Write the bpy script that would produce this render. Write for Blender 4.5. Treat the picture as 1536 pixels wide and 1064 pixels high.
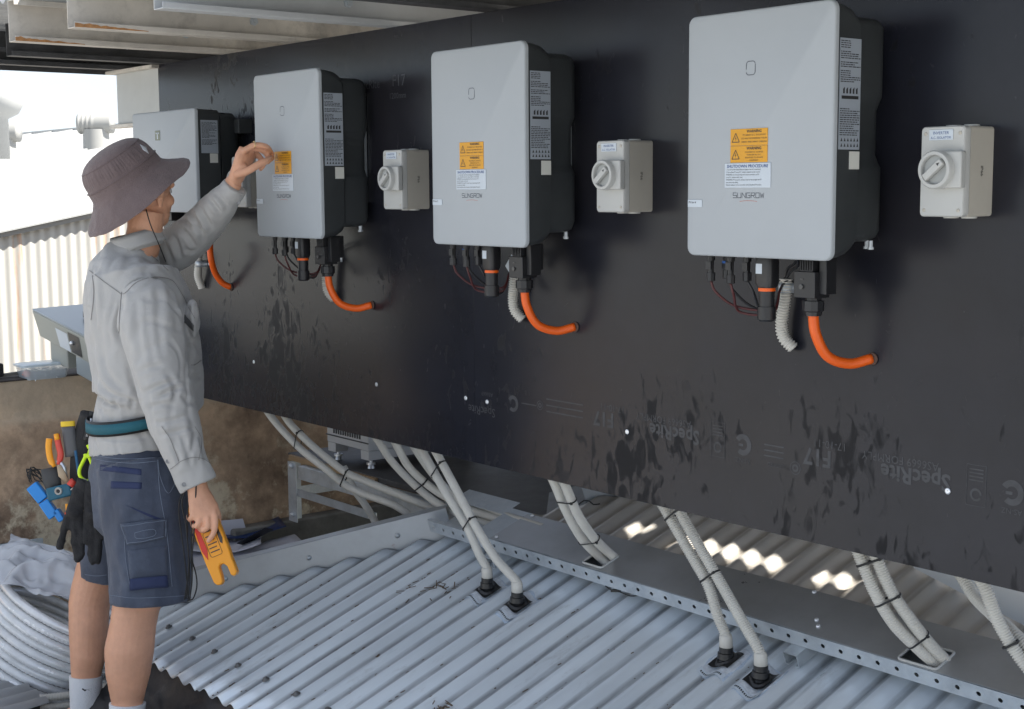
import bpy, bmesh, math, random
from mathutils import Vector, Matrix, noise
random.seed(7)
R = math.radians
for o in list(bpy.data.objects): bpy.data.objects.remove(o)
S = bpy.context.scene
COL = S.collection
# ------------------------------------------------------------------ camera
CC = Vector((3.035256, -2.334734, 0.747426))
CR = Vector((0.6311888, 0.7755996, -0.0067807)); CU = Vector((-0.08641, 0.0790035, 0.9931222)); CF = Vector((-0.7708009, 0.6262617, -0.1168857))
FPX = 2132.885
cam = bpy.data.cameras.new('camera'); co = bpy.data.objects.new('camera', cam); COL.objects.link(co)
cam.sensor_width = 36; cam.lens = FPX / 1536 * 36; cam.clip_end = 500; cam.clip_start = .05
m = Matrix((CR, CU, -CF)).transposed().to_4x4(); m.translation = CC; co.matrix_world = m
S.camera = co
# ------------------------------------------------------------------ world, sun, exposure
SUN = Vector((.62, .55, 1.15)).normalized()
w = bpy.data.worlds.new('World'); S.world = w; w.use_nodes = True
wt = w.node_tree; bg = wt.nodes['Background']; sky = wt.nodes.new('ShaderNodeTexSky'); sky.sky_type = 'NISHITA'; sky.sun_disc = False
sky.sun_elevation = math.asin(SUN.z); sky.sun_rotation = math.atan2(SUN.x, SUN.y)
sky.altitude = 1200; sky.air_density = .8; sky.dust_density = .1; sky.ozone_density = 1.0
tc = wt.nodes.new('ShaderNodeTexCoord'); cn = wt.nodes.new('ShaderNodeTexNoise'); cn.inputs['Scale'].default_value = 2.2; cn.inputs['Detail'].default_value = 7
mp = wt.nodes.new('ShaderNodeMapping'); mp.inputs['Scale'].default_value = (1, 1, 2.6); wt.links.new(tc.outputs['Generated'], mp.inputs[0]); wt.links.new(mp.outputs[0], cn.inputs['Vector'])
cr = wt.nodes.new('ShaderNodeValToRGB'); cr.color_ramp.elements[0].position = .28; cr.color_ramp.elements[1].position = .58
mx = wt.nodes.new('ShaderNodeMixRGB'); mx.inputs['Color2'].default_value = (2.95, 3.1, 3.3, 1)
cm = wt.nodes.new('ShaderNodeMath'); cm.operation = 'MULTIPLY'; cm.inputs[1].default_value = .9
wt.links.new(cn.outputs['Fac'], cr.inputs[0]); wt.links.new(cr.outputs[0], cm.inputs[0]); wt.links.new(cm.outputs[0], mx.inputs['Fac'])
wt.links.new(sky.outputs[0], mx.inputs['Color1']); wt.links.new(mx.outputs[0], bg.inputs['Color']); bg.inputs['Strength'].default_value = .07
sl = bpy.data.lights.new('sun', 'SUN'); sl.energy = 3.4; sl.angle = R(.5); sl.color = (1, .95, .87)
so = bpy.data.objects.new('sun', sl); COL.objects.link(so); so.rotation_euler = SUN.to_track_quat('Z', 'Y').to_euler(); so.location = SUN * 20
S.view_settings.view_transform = 'Standard'; S.view_settings.look = 'None'; S.view_settings.gamma = 1; S.view_settings.exposure = 2.2
try: S.view_settings.use_curve_mapping = False
except Exception: pass

# ------------------------------------------------------------------ helpers
def ray(x, y): return CR * ((x - 768) / FPX) + CU * (-(y - 532) / FPX) + CF
def Pn(x, y, n, c):
    d = ray(x, y); n = Vector(n); return CC + d * ((c - n.dot(CC)) / n.dot(d))
def Py(x, y, v=0): return Pn(x, y, (0, 1, 0), v)
def Px(x, y, v=0): return Pn(x, y, (1, 0, 0), v)
def Pz(x, y, v=0): return Pn(x, y, (0, 0, 1), v)
def Pd(x, y, d): return CC + ray(x, y) * d
TS = .35; RZ = -.42
def Pr(x, y, off=0): return Pn(x, y, (0, -TS, 1), RZ + off)
def V(*a): return Vector(a)

MATS = {}
def mat(name, col, rough=.5, metal=0, var=.0, vscale=8, bump=0, bscale=60, spec=.5, col2=None, c2pos=(.5, .7), c2scale=5, stretch=(1, 1, 1), rvar=0, alpha=1, trans=0, sheen=0, coat=0, detail=6):
    if name in MATS: return MATS[name]
    m = bpy.data.materials.new(name); m.use_nodes = True; t = m.node_tree; b = t.nodes['Principled BSDF']; L = t.links.new
    b.inputs['Roughness'].default_value = rough; b.inputs['Metallic'].default_value = metal; b.inputs['Specular IOR Level'].default_value = spec
    if sheen: b.inputs['Sheen Weight'].default_value = sheen
    if coat: b.inputs['Coat Weight'].default_value = coat
    if trans: b.inputs['Transmission Weight'].default_value = trans
    if alpha < 1: b.inputs['Alpha'].default_value = alpha
    c = (*col, 1); b.inputs['Base Color'].default_value = c
    tc = t.nodes.new('ShaderNodeTexCoord'); mp = t.nodes.new('ShaderNodeMapping'); mp.inputs['Scale'].default_value = stretch; L(tc.outputs['Object'], mp.inputs[0])
    last = None
    if var:
        n = t.nodes.new('ShaderNodeTexNoise'); n.inputs['Scale'].default_value = vscale; n.inputs['Detail'].default_value = detail; n.inputs['Roughness'].default_value = .65; L(mp.outputs[0], n.inputs['Vector'])
        x = t.nodes.new('ShaderNodeMapRange'); x.inputs[1].default_value = .3; x.inputs[2].default_value = .7; x.inputs[3].default_value = 1 - var; x.inputs[4].default_value = 1 + var; L(n.outputs['Fac'], x.inputs[0])
        h = t.nodes.new('ShaderNodeMixRGB'); h.blend_type = 'MULTIPLY'; h.inputs['Fac'].default_value = 1; h.inputs['Color1'].default_value = c; L(x.outputs[0], h.inputs['Color2']); last = h.outputs[0]
        if rvar:
            y = t.nodes.new('ShaderNodeMapRange'); y.inputs[1].default_value = .3; y.inputs[2].default_value = .7; y.inputs[3].default_value = max(.03, rough - rvar); y.inputs[4].default_value = rough + rvar; L(n.outputs['Fac'], y.inputs[0]); L(y.outputs[0], b.inputs['Roughness'])
    if col2:
        n2 = t.nodes.new('ShaderNodeTexNoise'); n2.inputs['Scale'].default_value = c2scale; n2.inputs['Detail'].default_value = 8; n2.inputs['Roughness'].default_value = .7; L(mp.outputs[0], n2.inputs['Vector'])
        x2 = t.nodes.new('ShaderNodeMapRange'); x2.inputs[1].default_value = c2pos[0]; x2.inputs[2].default_value = c2pos[1]; L(n2.outputs['Fac'], x2.inputs[0])
        h2 = t.nodes.new('ShaderNodeMixRGB'); h2.inputs['Color1'].default_value = c; h2.inputs['Color2'].default_value = (*col2, 1); L(x2.outputs[0], h2.inputs['Fac'])
        if last: L(last, h2.inputs['Color1'])
        last = h2.outputs[0]
    if last: L(last, b.inputs['Base Color'])
    if bump:
        nb = t.nodes.new('ShaderNodeTexNoise'); nb.inputs['Scale'].default_value = bscale; nb.inputs['Detail'].default_value = 5; L(mp.outputs[0], nb.inputs['Vector'])
        bp = t.nodes.new('ShaderNodeBump'); bp.inputs['Strength'].default_value = min(1, bump); bp.inputs['Distance'].default_value = .004; L(nb.outputs['Fac'], bp.inputs['Height']); L(bp.outputs[0], b.inputs['Normal'])
    MATS[name] = m; return m

ORG = {}
def root_of(o):
    while o.parent: o = o.parent
    return o
class MB:
    def __init__(s): s.v = []; s.f = []; s.mi = []; s.cm = 0
    def add(s, vs, fs):
        o = len(s.v); s.v += [Vector(p) for p in vs]; s.f += [tuple(i + o for i in f) for f in fs]; s.mi += [s.cm] * len(fs); return s
    def box(s, a, b):
        (x0, y0, z0), (x1, y1, z1) = a, b
        return s.add([(x0, y0, z0), (x1, y0, z0), (x1, y1, z0), (x0, y1, z0), (x0, y0, z1), (x1, y0, z1), (x1, y1, z1), (x0, y1, z1)],
                     [(0, 3, 2, 1), (4, 5, 6, 7), (0, 1, 5, 4), (1, 2, 6, 5), (2, 3, 7, 6), (3, 0, 4, 7)])
    def obox(s, c, ax, ay, az):   # centre and three half vectors
        c = Vector(c); q = []
        for k in (-1, 1):
            for i, j in ((-1, -1), (1, -1), (1, 1), (-1, 1)): q.append(c + ax * i + ay * j + az * k)
        return s.add(q, [(0, 3, 2, 1), (4, 5, 6, 7), (0, 1, 5, 4), (1, 2, 6, 5), (2, 3, 7, 6), (3, 0, 4, 7)])
    def prism(s, pts, n0, n1):    # polygon (list of Vector) swept between two offset vectors
        k = len(pts); a = [p + n0 for p in pts]; b = [p + n1 for p in pts]
        return s.add(a + b, [tuple(range(k))[::-1], tuple(range(k, 2 * k))] + [(i, (i + 1) % k, (i + 1) % k + k, i + k) for i in range(k)])
    def rings(s, rs, caps=True, closed=False):
        n = len(rs[0]); o = []
        for r in rs: o += list(r)
        k = len(rs); f = []
        for i in range(k - (0 if closed else 1)):
            j = (i + 1) % k
            for q in range(n): f.append((i * n + q, i * n + (q + 1) % n, j * n + (q + 1) % n, j * n + q))
        if caps and not closed: f += [tuple(range(n))[::-1], tuple(range((k - 1) * n, k * n))]
        return s.add(o, f)
    def tube(s, pts, rad, n=12, caps=True, side=None, closed=False):
        pts = [Vector(p) for p in pts]; rs = []; prev = None; k = len(pts)
        for i, p in enumerate(pts):
            if closed: t = pts[(i + 1) % k] - pts[i - 1]
            else: t = pts[min(i + 1, k - 1)] - pts[max(i - 1, 0)]
            t.normalize()
            if side is not None: u = Vector(side if not isinstance(side, list) else side[i])
            elif prev is not None: u = prev
            else: u = Vector((0, 0, 1)) if abs(t.z) < .9 else Vector((1, 0, 0))
            u = (u - t * u.dot(t)).normalized(); prev = u; w_ = t.cross(u)
            r = rad(i) if callable(rad) else (rad[i] if isinstance(rad, list) else rad)
            ra, rb = r if isinstance(r, (list, tuple)) else (r, r)
            rs.append([p + u * (ra * math.cos(2 * math.pi * q / n)) + w_ * (rb * math.sin(2 * math.pi * q / n)) for q in range(n)])
        return s.rings(rs, caps, closed)
    def cyl(s, a, b, r0, r1=None, n=16, caps=True): return s.tube([a, b], [r0, r0 if r1 is None else r1], n, caps)
    def lathe(s, prof, o, axis, n=24, caps=True):   # prof list of (radius, height)
        o = Vector(o); a = Vector(axis).normalized(); u = a.orthogonal().normalized(); w_ = a.cross(u)
        return s.rings([[o + a * h + (u * math.cos(2 * math.pi * q / n) + w_ * math.sin(2 * math.pi * q / n)) * max(r, 1e-4) for q in range(n)] for r, h in prof], caps)
    def ball(s, c, r, n=14, m=9, sc=(1, 1, 1), rot=None):
        c = Vector(c); rs = []
        for i in range(m):
            a = math.pi * (i + .5) / m - math.pi / 2
            q = [Vector((math.cos(a) * math.cos(2 * math.pi * j / n) * sc[0], math.cos(a) * math.sin(2 * math.pi * j / n) * sc[1], math.sin(a) * sc[2])) * r for j in range(n)]
            rs.append([c + (rot @ p if rot else p) for p in q])
        return s.rings(rs)
    def mesh(s, name, mats, off, smooth):
        me = bpy.data.meshes.new(name); me.from_pydata([tuple(p - off) for p in s.v], [], s.f)
        for x in (mats if isinstance(mats, (list, tuple)) else [mats]): me.materials.append(x)
        if any(s.mi): me.polygons.foreach_set('material_index', s.mi)
        if smooth: me.polygons.foreach_set('use_smooth', [True] * len(me.polygons))
        me.validate(); me.update(); return me
    def build(s, name, mats, parent=None, smooth=False, bevel=0, seg=2, loc=None, auto=None):
        off = ORG[root_of(parent).name] if parent else (Vector(loc) if loc is not None else s.base())
        me = s.mesh(name, mats, off, smooth or auto is not None)
        o = bpy.data.objects.new(name, me); COL.objects.link(o)
        if parent: o.parent = parent
        else: o.location = off; ORG[o.name] = off.copy()
        if bevel:
            bm = o.modifiers.new('bevel', 'BEVEL'); bm.width = bevel; bm.segments = seg; bm.limit_method = 'ANGLE'; bm.angle_limit = R(40)
            if auto is None: me.polygons.foreach_set('use_smooth', [True] * len(me.polygons)); auto = 35
        if auto is not None: smooth_by_angle(me, auto)
        return o
    def base(s):
        xs = [p.x for p in s.v]; ys = [p.y for p in s.v]; return Vector(((min(xs) + max(xs)) / 2, (min(ys) + max(ys)) / 2, min(p.z for p in s.v)))
def smooth_by_angle(me, deg):
    bm = bmesh.new(); bm.from_mesh(me); c = R(deg)
    for e in bm.edges:
        if len(e.link_faces) == 2 and e.calc_face_angle(0) > c: e.smooth = False
    bm.to_mesh(me); bm.free()
def tag(o, label=None, cat=None, group=None, kind=None):
    if label: o['label'] = label
    if cat: o['category'] = cat
    if group: o['group'] = group
    if kind: o['kind'] = kind
    return o
def thing(name, loc, label=None, cat=None, group=None, kind=None):
    o = bpy.data.objects.new(name, None); o.empty_display_size = .05; COL.objects.link(o); o.location = loc; ORG[o.name] = Vector(loc)
    return tag(o, label, cat, group, kind)
def kids(o): return [c for c in bpy.data.objects if c.parent == o]
def copy_tree(o, parent=None):
    c = o.copy(); COL.objects.link(c); c.parent = parent
    for ch in kids(o): copy_tree(ch, c)
    return c
def spline(pts, step=.01, closed=False):
    pts = [Vector(p) for p in pts]; out = []; n = len(pts)
    for i in range(n - 1 if not closed else n):
        if closed: a, b, c, d = pts[i - 1], pts[i], pts[(i + 1) % n], pts[(i + 2) % n]
        else: b, c = pts[i], pts[i + 1]; a = pts[i - 1] if i else b * 2 - c; d = pts[i + 2] if i + 2 < n else c * 2 - b
        k = max(1, int((c - b).length / step))
        for j in range(k):
            t = j / k; out.append(.5 * ((2 * b) + (c - a) * t + (2 * a - 5 * b + 4 * c - d) * t * t + (3 * b - a - 3 * c + d) * t ** 3))
    if not closed: out.append(pts[-1])
    return out
def rrect(w_, h_, r, n=5, cx=0, cy=0):
    o = []
    for (sx, sy, a0) in ((1, 1, 0), (-1, 1, 90), (-1, -1, 180), (1, -1, 270)):
        for k in range(n + 1):
            a = R(a0 + 90 * k / n); o.append((cx + sx * (w_ / 2 - r) + r * math.cos(a), cy + sy * (h_ / 2 - r) + r * math.sin(a)))
    return o
def corr(mb, pts, r, pitch=.0046, n=12, amp=.0014):
    ps = spline(pts, pitch / 2.0)
    # resample evenly
    L = [0]
    for i in range(1, len(ps)): L.append(L[-1] + (ps[i] - ps[i - 1]).length)
    N = max(4, int(L[-1] / (pitch / 4))); q = []; j = 0
    for k in range(N + 1):
        d = L[-1] * k / N
        while j < len(L) - 2 and L[j + 1] < d: j += 1
        t = (d - L[j]) / max(1e-9, L[j + 1] - L[j]); q.append(ps[j].lerp(ps[j + 1], t))
    mb.tube(q, lambda i: r + (amp if i % 4 in (1, 2) else -amp), n)
_tc = {}
def text(body, size, origin, parent, material, flip=False, align='LEFT', ax=(1, 0, 0), ay=(0, 0, 1), name='lettering', sx=1, ret=False, bold=0):
    key = (body, round(size, 5), align, sx, bold)
    if key not in _tc:
        cu = bpy.data.curves.new('t', 'FONT'); cu.body = body; cu.size = size; cu.align_x = align; cu.align_y = 'BOTTOM_BASELINE'; cu.resolution_u = 2; cu.offset = bold
        ob = bpy.data.objects.new('t', cu); COL.objects.link(ob); bpy.context.view_layer.update()
        me = bpy.data.meshes.new_from_object(ob.evaluated_get(bpy.context.evaluated_depsgraph_get())); bpy.data.objects.remove(ob)
        _tc[key] = ([v.co.copy() for v in me.vertices], [tuple(p.vertices) for p in me.polygons]); bpy.data.meshes.remove(me)
    vs, fs = _tc[key]; ax = Vector(ax); ay = Vector(ay)
    if flip: ax = -ax; ay = -ay
    mb = ret if ret else MB(); o = Vector(origin)
    mb.add([o + ax * v.x * sx + ay * v.y for v in vs], fs)
    if ret: return mb
    return mb.build(name, material, parent)
def evalmesh(o):
    bpy.context.view_layer.update(); dg = bpy.context.evaluated_depsgraph_get(); me = bpy.data.meshes.new_from_object(o.evaluated_get(dg)); o.modifiers.clear(); old = o.data; o.data = me; bpy.data.meshes.remove(old)
def remesh(o, vox, it=6, fac=.5):
    r = o.modifiers.new('r', 'REMESH'); r.mode = 'VOXEL'; r.voxel_size = vox
    if it:
        s_ = o.modifiers.new('s', 'SMOOTH'); s_.iterations = it; s_.factor = fac
    evalmesh(o); o.data.polygons.foreach_set('use_smooth', [True] * len(o.data.polygons))
def displace(o, fn):
    me = o.data; off = o.location if not o.parent else ORG[root_of(o).name]
    me.update(); new = []
    for v in me.vertices: new.append(v.co + v.normal * fn(v.co + off, v.normal))
    for v, c in zip(me.vertices, new): v.co = c
    me.update()

# ------------------------------------------------------------------ materials
def board_mat():
    m = mat('phenolic_film', (.0135, .0145, .021), .36, var=.25, vscale=3, spec=.28, bump=.03, bscale=240); t = m.node_tree; b = t.nodes['Principled BSDF']; L = t.links.new
    tc = t.nodes.new('ShaderNodeTexCoord'); ge = t.nodes.new('ShaderNodeNewGeometry'); mp = t.nodes.new('ShaderNodeMapping'); L(ge.outputs['Position'], mp.inputs[0]); mp.inputs['Scale'].default_value = (1.0, 1, .5)
    n = t.nodes.new('ShaderNodeTexNoise'); n.inputs['Scale'].default_value = 34; n.inputs['Detail'].default_value = 3; n.inputs['Distortion'].default_value = 1.0; L(mp.outputs[0], n.inputs['Vector'])
    g = t.nodes.new('ShaderNodeTexNoise'); g.inputs['Scale'].default_value = 2.6; g.inputs['Detail'].default_value = 2; L(ge.outputs['Position'], g.inputs['Vector'])
    sp = t.nodes.new('ShaderNodeSeparateXYZ'); L(ge.outputs['Position'], sp.inputs[0])
    h = t.nodes.new('ShaderNodeMapRange'); h.inputs[1].default_value = .0; h.inputs[2].default_value = .62; h.inputs[3].default_value = .07; h.inputs[4].default_value = -.10; L(sp.outputs['Z'], h.inputs[0])
    a = t.nodes.new('ShaderNodeMath'); a.operation = 'ADD'; L(n.outputs['Fac'], a.inputs[0]); L(h.outputs[0], a.inputs[1])
    hx_ = t.nodes.new('ShaderNodeMapRange'); hx_.inputs[1].default_value = -1.2; hx_.inputs[2].default_value = .6; hx_.inputs[3].default_value = .05; hx_.inputs[4].default_value = -.03; L(sp.outputs['X'], hx_.inputs[0]); a3 = t.nodes.new('ShaderNodeMath'); a3.operation = 'ADD'; L(a.outputs[0], a3.inputs[0]); L(hx_.outputs[0], a3.inputs[1]); a = a3
    a2 = t.nodes.new('ShaderNodeMath'); a2.operation = 'MULTIPLY_ADD'; a2.inputs[1].default_value = .9; L(g.outputs['Fac'], a2.inputs[0]); L(a.outputs[0], a2.inputs[2])
    w1 = t.nodes.new('ShaderNodeMapRange'); w1.inputs[1].default_value = 1.08; w1.inputs[2].default_value = 1.18; L(a2.outputs[0], w1.inputs[0])     # wet marks and runs
    base = b.inputs['Base Color'].links[0].from_socket
    mxx = t.nodes.new('ShaderNodeMixRGB'); mxx.inputs['Color2'].default_value = (.006, .006, .008, 1); L(w1.outputs[0], mxx.inputs['Fac']); L(base, mxx.inputs['Color1'])
    d = t.nodes.new('ShaderNodeTexNoise'); d.inputs['Scale'].default_value = 1.7; d.inputs['Detail'].default_value = 3; mp2 = t.nodes.new('ShaderNodeMapping'); mp2.inputs['Location'].default_value = (3.1, 0, 1.2); L(ge.outputs['Position'], mp2.inputs[0]); L(mp2.outputs[0], d.inputs['Vector'])
    dr = t.nodes.new('ShaderNodeMapRange'); dr.inputs[1].default_value = .45; dr.inputs[2].default_value = .75; dr.inputs[4].default_value = .6; L(d.outputs['Fac'], dr.inputs[0])
    m3 = t.nodes.new('ShaderNodeMixRGB'); m3.inputs['Color2'].default_value = (.026, .023, .023, 1); L(dr.outputs[0], m3.inputs['Fac']); L(mxx.outputs[0], m3.inputs['Color1']); 
    L(m3.outputs[0], b.inputs['Base Color'])
    rr = t.nodes.new('ShaderNodeMapRange'); rr.inputs[3].default_value = .26; rr.inputs[4].default_value = .6; L(w1.outputs[0], rr.inputs[0]); L(rr.outputs[0], b.inputs['Roughness'])
    return m
M_board = board_mat()
M_ply = mat('ply_edge', (.09, .05, .035), .8, var=.3, vscale=60)
M_print = mat('white_ink_print', (.038, .040, .046), .5, var=.4, vscale=40)
M_screw = mat('screw_zinc', (.75, .77, .8), .3, .7)
M_lid = mat('silver_lid_paint', (.37, .395, .415), .6, .0, var=.035, vscale=4, rvar=.06, bump=.05, bscale=700)
M_case = mat('charcoal_casting', (.036, .040, .042), .5, 0, var=.1, vscale=20, bump=.1, bscale=400)
M_blackpl = mat('black_plastic', (.014, .014, .016), .42, bump=.05, bscale=200)
M_lblblk = mat('label_black', (.03, .03, .03), .5)
M_lblsil = mat('label_silver', (.38, .42, .47), .35, .2)
M_yel = mat('label_yellow', (.66, .31, .01), .45, var=.06)
M_wht = mat('label_white', (.52, .57, .62), .45)
M_blue = mat('label_blue_ink', (.03, .07, .22), .5)
M_red = mat('red_ink', (.5, .12, .06), .5)
M_logo = mat('logo_grey_ink', (.09, .1, .12), .5)
M_iso = mat('isolator_grey_plastic', (.45, .45, .43), .42, var=.03, bump=.03, bscale=300)
M_iso2 = mat('isolator_side_plastic', (.46, .43, .37), .5, var=.05)
M_dial = mat('dial_recess', (.33, .34, .33), .45)
M_cond = mat('grey_conduit_plastic', (.56, .54, .49), .5, var=.08, vscale=12)
M_orange = mat('orange_conduit', (.80, .115, .006), .42, var=.04, bump=.1, bscale=160)
M_tie = mat('cable_tie', (.012, .012, .012), .5)
M_galv = mat('galvanised_steel', (.50, .54, .57), .42, .6, var=.16, vscale=18, rvar=.12, bump=.08, bscale=90, col2=(.55, .58, .6), c2pos=(.5, .62), c2scale=45)
M_tray = mat('galvanised_lid', (.42, .43, .44), .33, .7, var=.12, vscale=6, rvar=.08, bump=.05, bscale=60)
M_roof = mat('corrugated_zinc', (.71, .765, .81), .36, .3, var=.09, vscale=3, rvar=.1, col2=(.40, .41, .41), c2pos=(.58, .85), c2scale=9, stretch=(2.4, .5, 1), bump=.08, bscale=40)
M_lroof = mat('pale_roof_zinc', (.42, .43, .44), .5, .1, var=.1, vscale=3)
M_hip = mat('hip_channel_zinc', (.36, .38, .40), .4, .55, var=.1, vscale=8, rvar=.1, col2=(.2, .12, .08), c2pos=(.66, .76), c2scale=9)
def concrete_mat():
    m = mat('stained_render', (.48, .34, .23), .92, var=.5, vscale=5, bump=1, bscale=28, col2=(.17, .115, .08), c2pos=(.46, .68), c2scale=3.5, detail=10); t = m.node_tree; b = t.nodes['Principled BSDF']; L = t.links.new
    g = t.nodes.new('ShaderNodeNewGeometry'); n = t.nodes.new('ShaderNodeTexNoise'); n.inputs['Scale'].default_value = 4.5; n.inputs['Detail'].default_value = 12; n.inputs['Roughness'].default_value = .72; L(g.outputs['Position'], n.inputs['Vector'])
    x = t.nodes.new('ShaderNodeMapRange'); x.inputs[1].default_value = .52; x.inputs[2].default_value = .6; L(n.outputs['Fac'], x.inputs[0])
    sp = t.nodes.new('ShaderNodeSeparateXYZ'); L(g.outputs['Position'], sp.inputs[0]); hz = t.nodes.new('ShaderNodeMapRange'); hz.inputs[1].default_value = -.2; hz.inputs[2].default_value = -.6; hz.inputs[3].default_value = .12; hz.inputs[4].default_value = .95; L(sp.outputs['Z'], hz.inputs[0])
    k = t.nodes.new('ShaderNodeMath'); k.operation = 'MULTIPLY'; L(x.outputs[0], k.inputs[0]); L(hz.outputs[0], k.inputs[1])
    mm = t.nodes.new('ShaderNodeMixRGB'); mm.inputs['Color2'].default_value = (.78, .68, .50, 1); L(b.inputs['Base Color'].links[0].from_socket, mm.inputs['Color1']); L(k.outputs[0], mm.inputs['Fac']); L(mm.outputs[0], b.inputs['Base Color'])
    up = t.nodes.new('ShaderNodeMapRange'); up.inputs[1].default_value = -.14; up.inputs[2].default_value = -.12; up.inputs[4].default_value = .55; L(sp.outputs['Z'], up.inputs[0])
    m2 = t.nodes.new('ShaderNodeMixRGB'); m2.inputs['Color2'].default_value = (.60, .50, .37, 1); L(mm.outputs[0], m2.inputs['Color1']); L(up.outputs[0], m2.inputs['Fac']); L(m2.outputs[0], b.inputs['Base Color'])
    return m
M_conc = concrete_mat()
M_kerb = mat('grey_mortar', (.20, .19, .17), .9, var=.3, vscale=8, bump=.6, bscale=40)
M_mem = mat('bitumen_membrane', (.022, .021, .022), .6, var=.5, vscale=14, bump=1, bscale=22, rvar=.2, col2=(.07, .065, .06), c2pos=(.6, .75), c2scale=18)
M_white = mat('white_painted_steel', (.38, .375, .35), .55, var=.05, col2=(.42, .17, .04), c2pos=(.55, .72), c2scale=2.2, stretch=(4, 4, .3))
M_beam = mat('weathered_purlin', (.60, .56, .50), .6, .2, var=.16, vscale=6, rvar=.1, col2=(.22, .2, .18), c2pos=(.5, .85), c2scale=7, bump=.1, bscale=60)
M_rust = mat('rust', (.40, .20, .08), .85, var=.4, vscale=40, bump=.5, bscale=120)
M_dark = mat('dark_steel', (.07, .07, .072), .6, .3, var=.35, vscale=12, bump=.15, bscale=80)
M_fc = mat('fibre_cement', (.46, .47, .46), .7, var=.06, vscale=6)
M_skin = mat('skin', (.64, .335, .21), .5, var=.14, vscale=10, bump=.12, bscale=110)
M_skin.node_tree.nodes['Principled BSDF'].inputs['Subsurface Weight'].default_value = .08
M_skin.node_tree.nodes['Principled BSDF'].inputs['Subsurface Radius'].default_value = (.01, .004, .002)
M_shirt = mat('grey_shirt_cotton', (.41, .40, .385), .85, var=.05, vscale=9, bump=.35, bscale=500, sheen=.2)
M_stitch = mat('shirt_stitch', (.25, .24, .23), .9)
M_shorts = mat('navy_drill', (.047, .058, .088), .85, var=.22, vscale=10, bump=.4, bscale=420, sheen=.2, col2=(.085, .105, .15), c2pos=(.48, .72), c2scale=6)
M_navy = mat('dark_navy_drill', (.022, .032, .085), .85, bump=.3, bscale=400)
M_seam = mat('shorts_stitching', (.17, .2, .26), .9)
M_hat = mat('hat_canvas', (.14, .102, .10), .9, var=.12, vscale=16, bump=.5, bscale=260, sheen=.2)
M_sock = mat('white_sock', (.72, .73, .75), .9, bump=.6, bscale=300)

# ================================================================== STRUCTURE
# ground far below and around
g = MB(); g.add([(-120, -120, -3.2), (120, -120, -3.2), (120, 160, -3.2), (-120, 160, -3.2)], [(0, 1, 2, 3)])
tag(g.build('ground', mat('far_ground', (.32, .31, .29), .95, var=.2, vscale=.5), loc=(0, 0, -3.2)), kind='structure')
# gutter floor that the worker stands on
g = MB(); NX, NY = 60, 60; vs = []; fs = []
for j in range(NY + 1):
    for i in range(NX + 1):
        x = -2.35 + 3.6 * i / NX; y = -2.6 + 4.6 * j / NY
        z = -.9 + .09 * min(1, max(0, (y + .5) / .8)) + .012 * noise.noise((x * 6, y * 6, 0)); vs.append((x, y, z))
for j in range(NY):
    for i in range(NX): fs.append((j * (NX + 1) + i, j * (NX + 1) + i + 1, (j + 1) * (NX + 1) + i + 1, (j + 1) * (NX + 1) + i))
g.add(vs, fs); tag(g.build('gutter_floor', M_mem, smooth=True), kind='structure')

# corrugated roof, sheets as parts
PITCH = .0762; CX0 = -.618
def valley_shade_grime(m):   # painted shade between the ribs mixed with grime, patchy along the valleys
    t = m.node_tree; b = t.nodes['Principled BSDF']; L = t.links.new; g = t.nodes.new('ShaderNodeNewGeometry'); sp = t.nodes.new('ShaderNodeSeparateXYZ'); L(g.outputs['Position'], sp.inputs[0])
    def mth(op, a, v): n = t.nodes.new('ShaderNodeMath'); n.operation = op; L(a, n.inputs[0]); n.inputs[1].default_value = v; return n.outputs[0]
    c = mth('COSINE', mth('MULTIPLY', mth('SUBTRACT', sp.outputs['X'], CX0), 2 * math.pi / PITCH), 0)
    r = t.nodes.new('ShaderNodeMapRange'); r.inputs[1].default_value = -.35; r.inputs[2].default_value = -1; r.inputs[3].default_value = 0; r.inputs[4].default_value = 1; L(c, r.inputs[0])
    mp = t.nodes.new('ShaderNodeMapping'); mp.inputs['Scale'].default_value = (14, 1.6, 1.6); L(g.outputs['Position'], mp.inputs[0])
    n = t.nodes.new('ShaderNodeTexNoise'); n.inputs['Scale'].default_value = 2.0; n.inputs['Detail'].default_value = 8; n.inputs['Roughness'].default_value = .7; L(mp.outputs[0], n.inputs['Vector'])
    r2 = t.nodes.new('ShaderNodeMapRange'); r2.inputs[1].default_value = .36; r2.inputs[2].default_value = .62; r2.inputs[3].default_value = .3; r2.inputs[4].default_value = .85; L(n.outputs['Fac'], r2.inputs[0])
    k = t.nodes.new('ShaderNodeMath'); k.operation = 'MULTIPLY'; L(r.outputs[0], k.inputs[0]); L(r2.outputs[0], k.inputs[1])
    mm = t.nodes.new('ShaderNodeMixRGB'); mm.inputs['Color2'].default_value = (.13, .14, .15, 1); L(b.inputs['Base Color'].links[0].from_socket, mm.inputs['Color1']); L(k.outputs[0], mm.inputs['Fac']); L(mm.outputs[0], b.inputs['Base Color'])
valley_shade_grime(M_roof)
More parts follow.
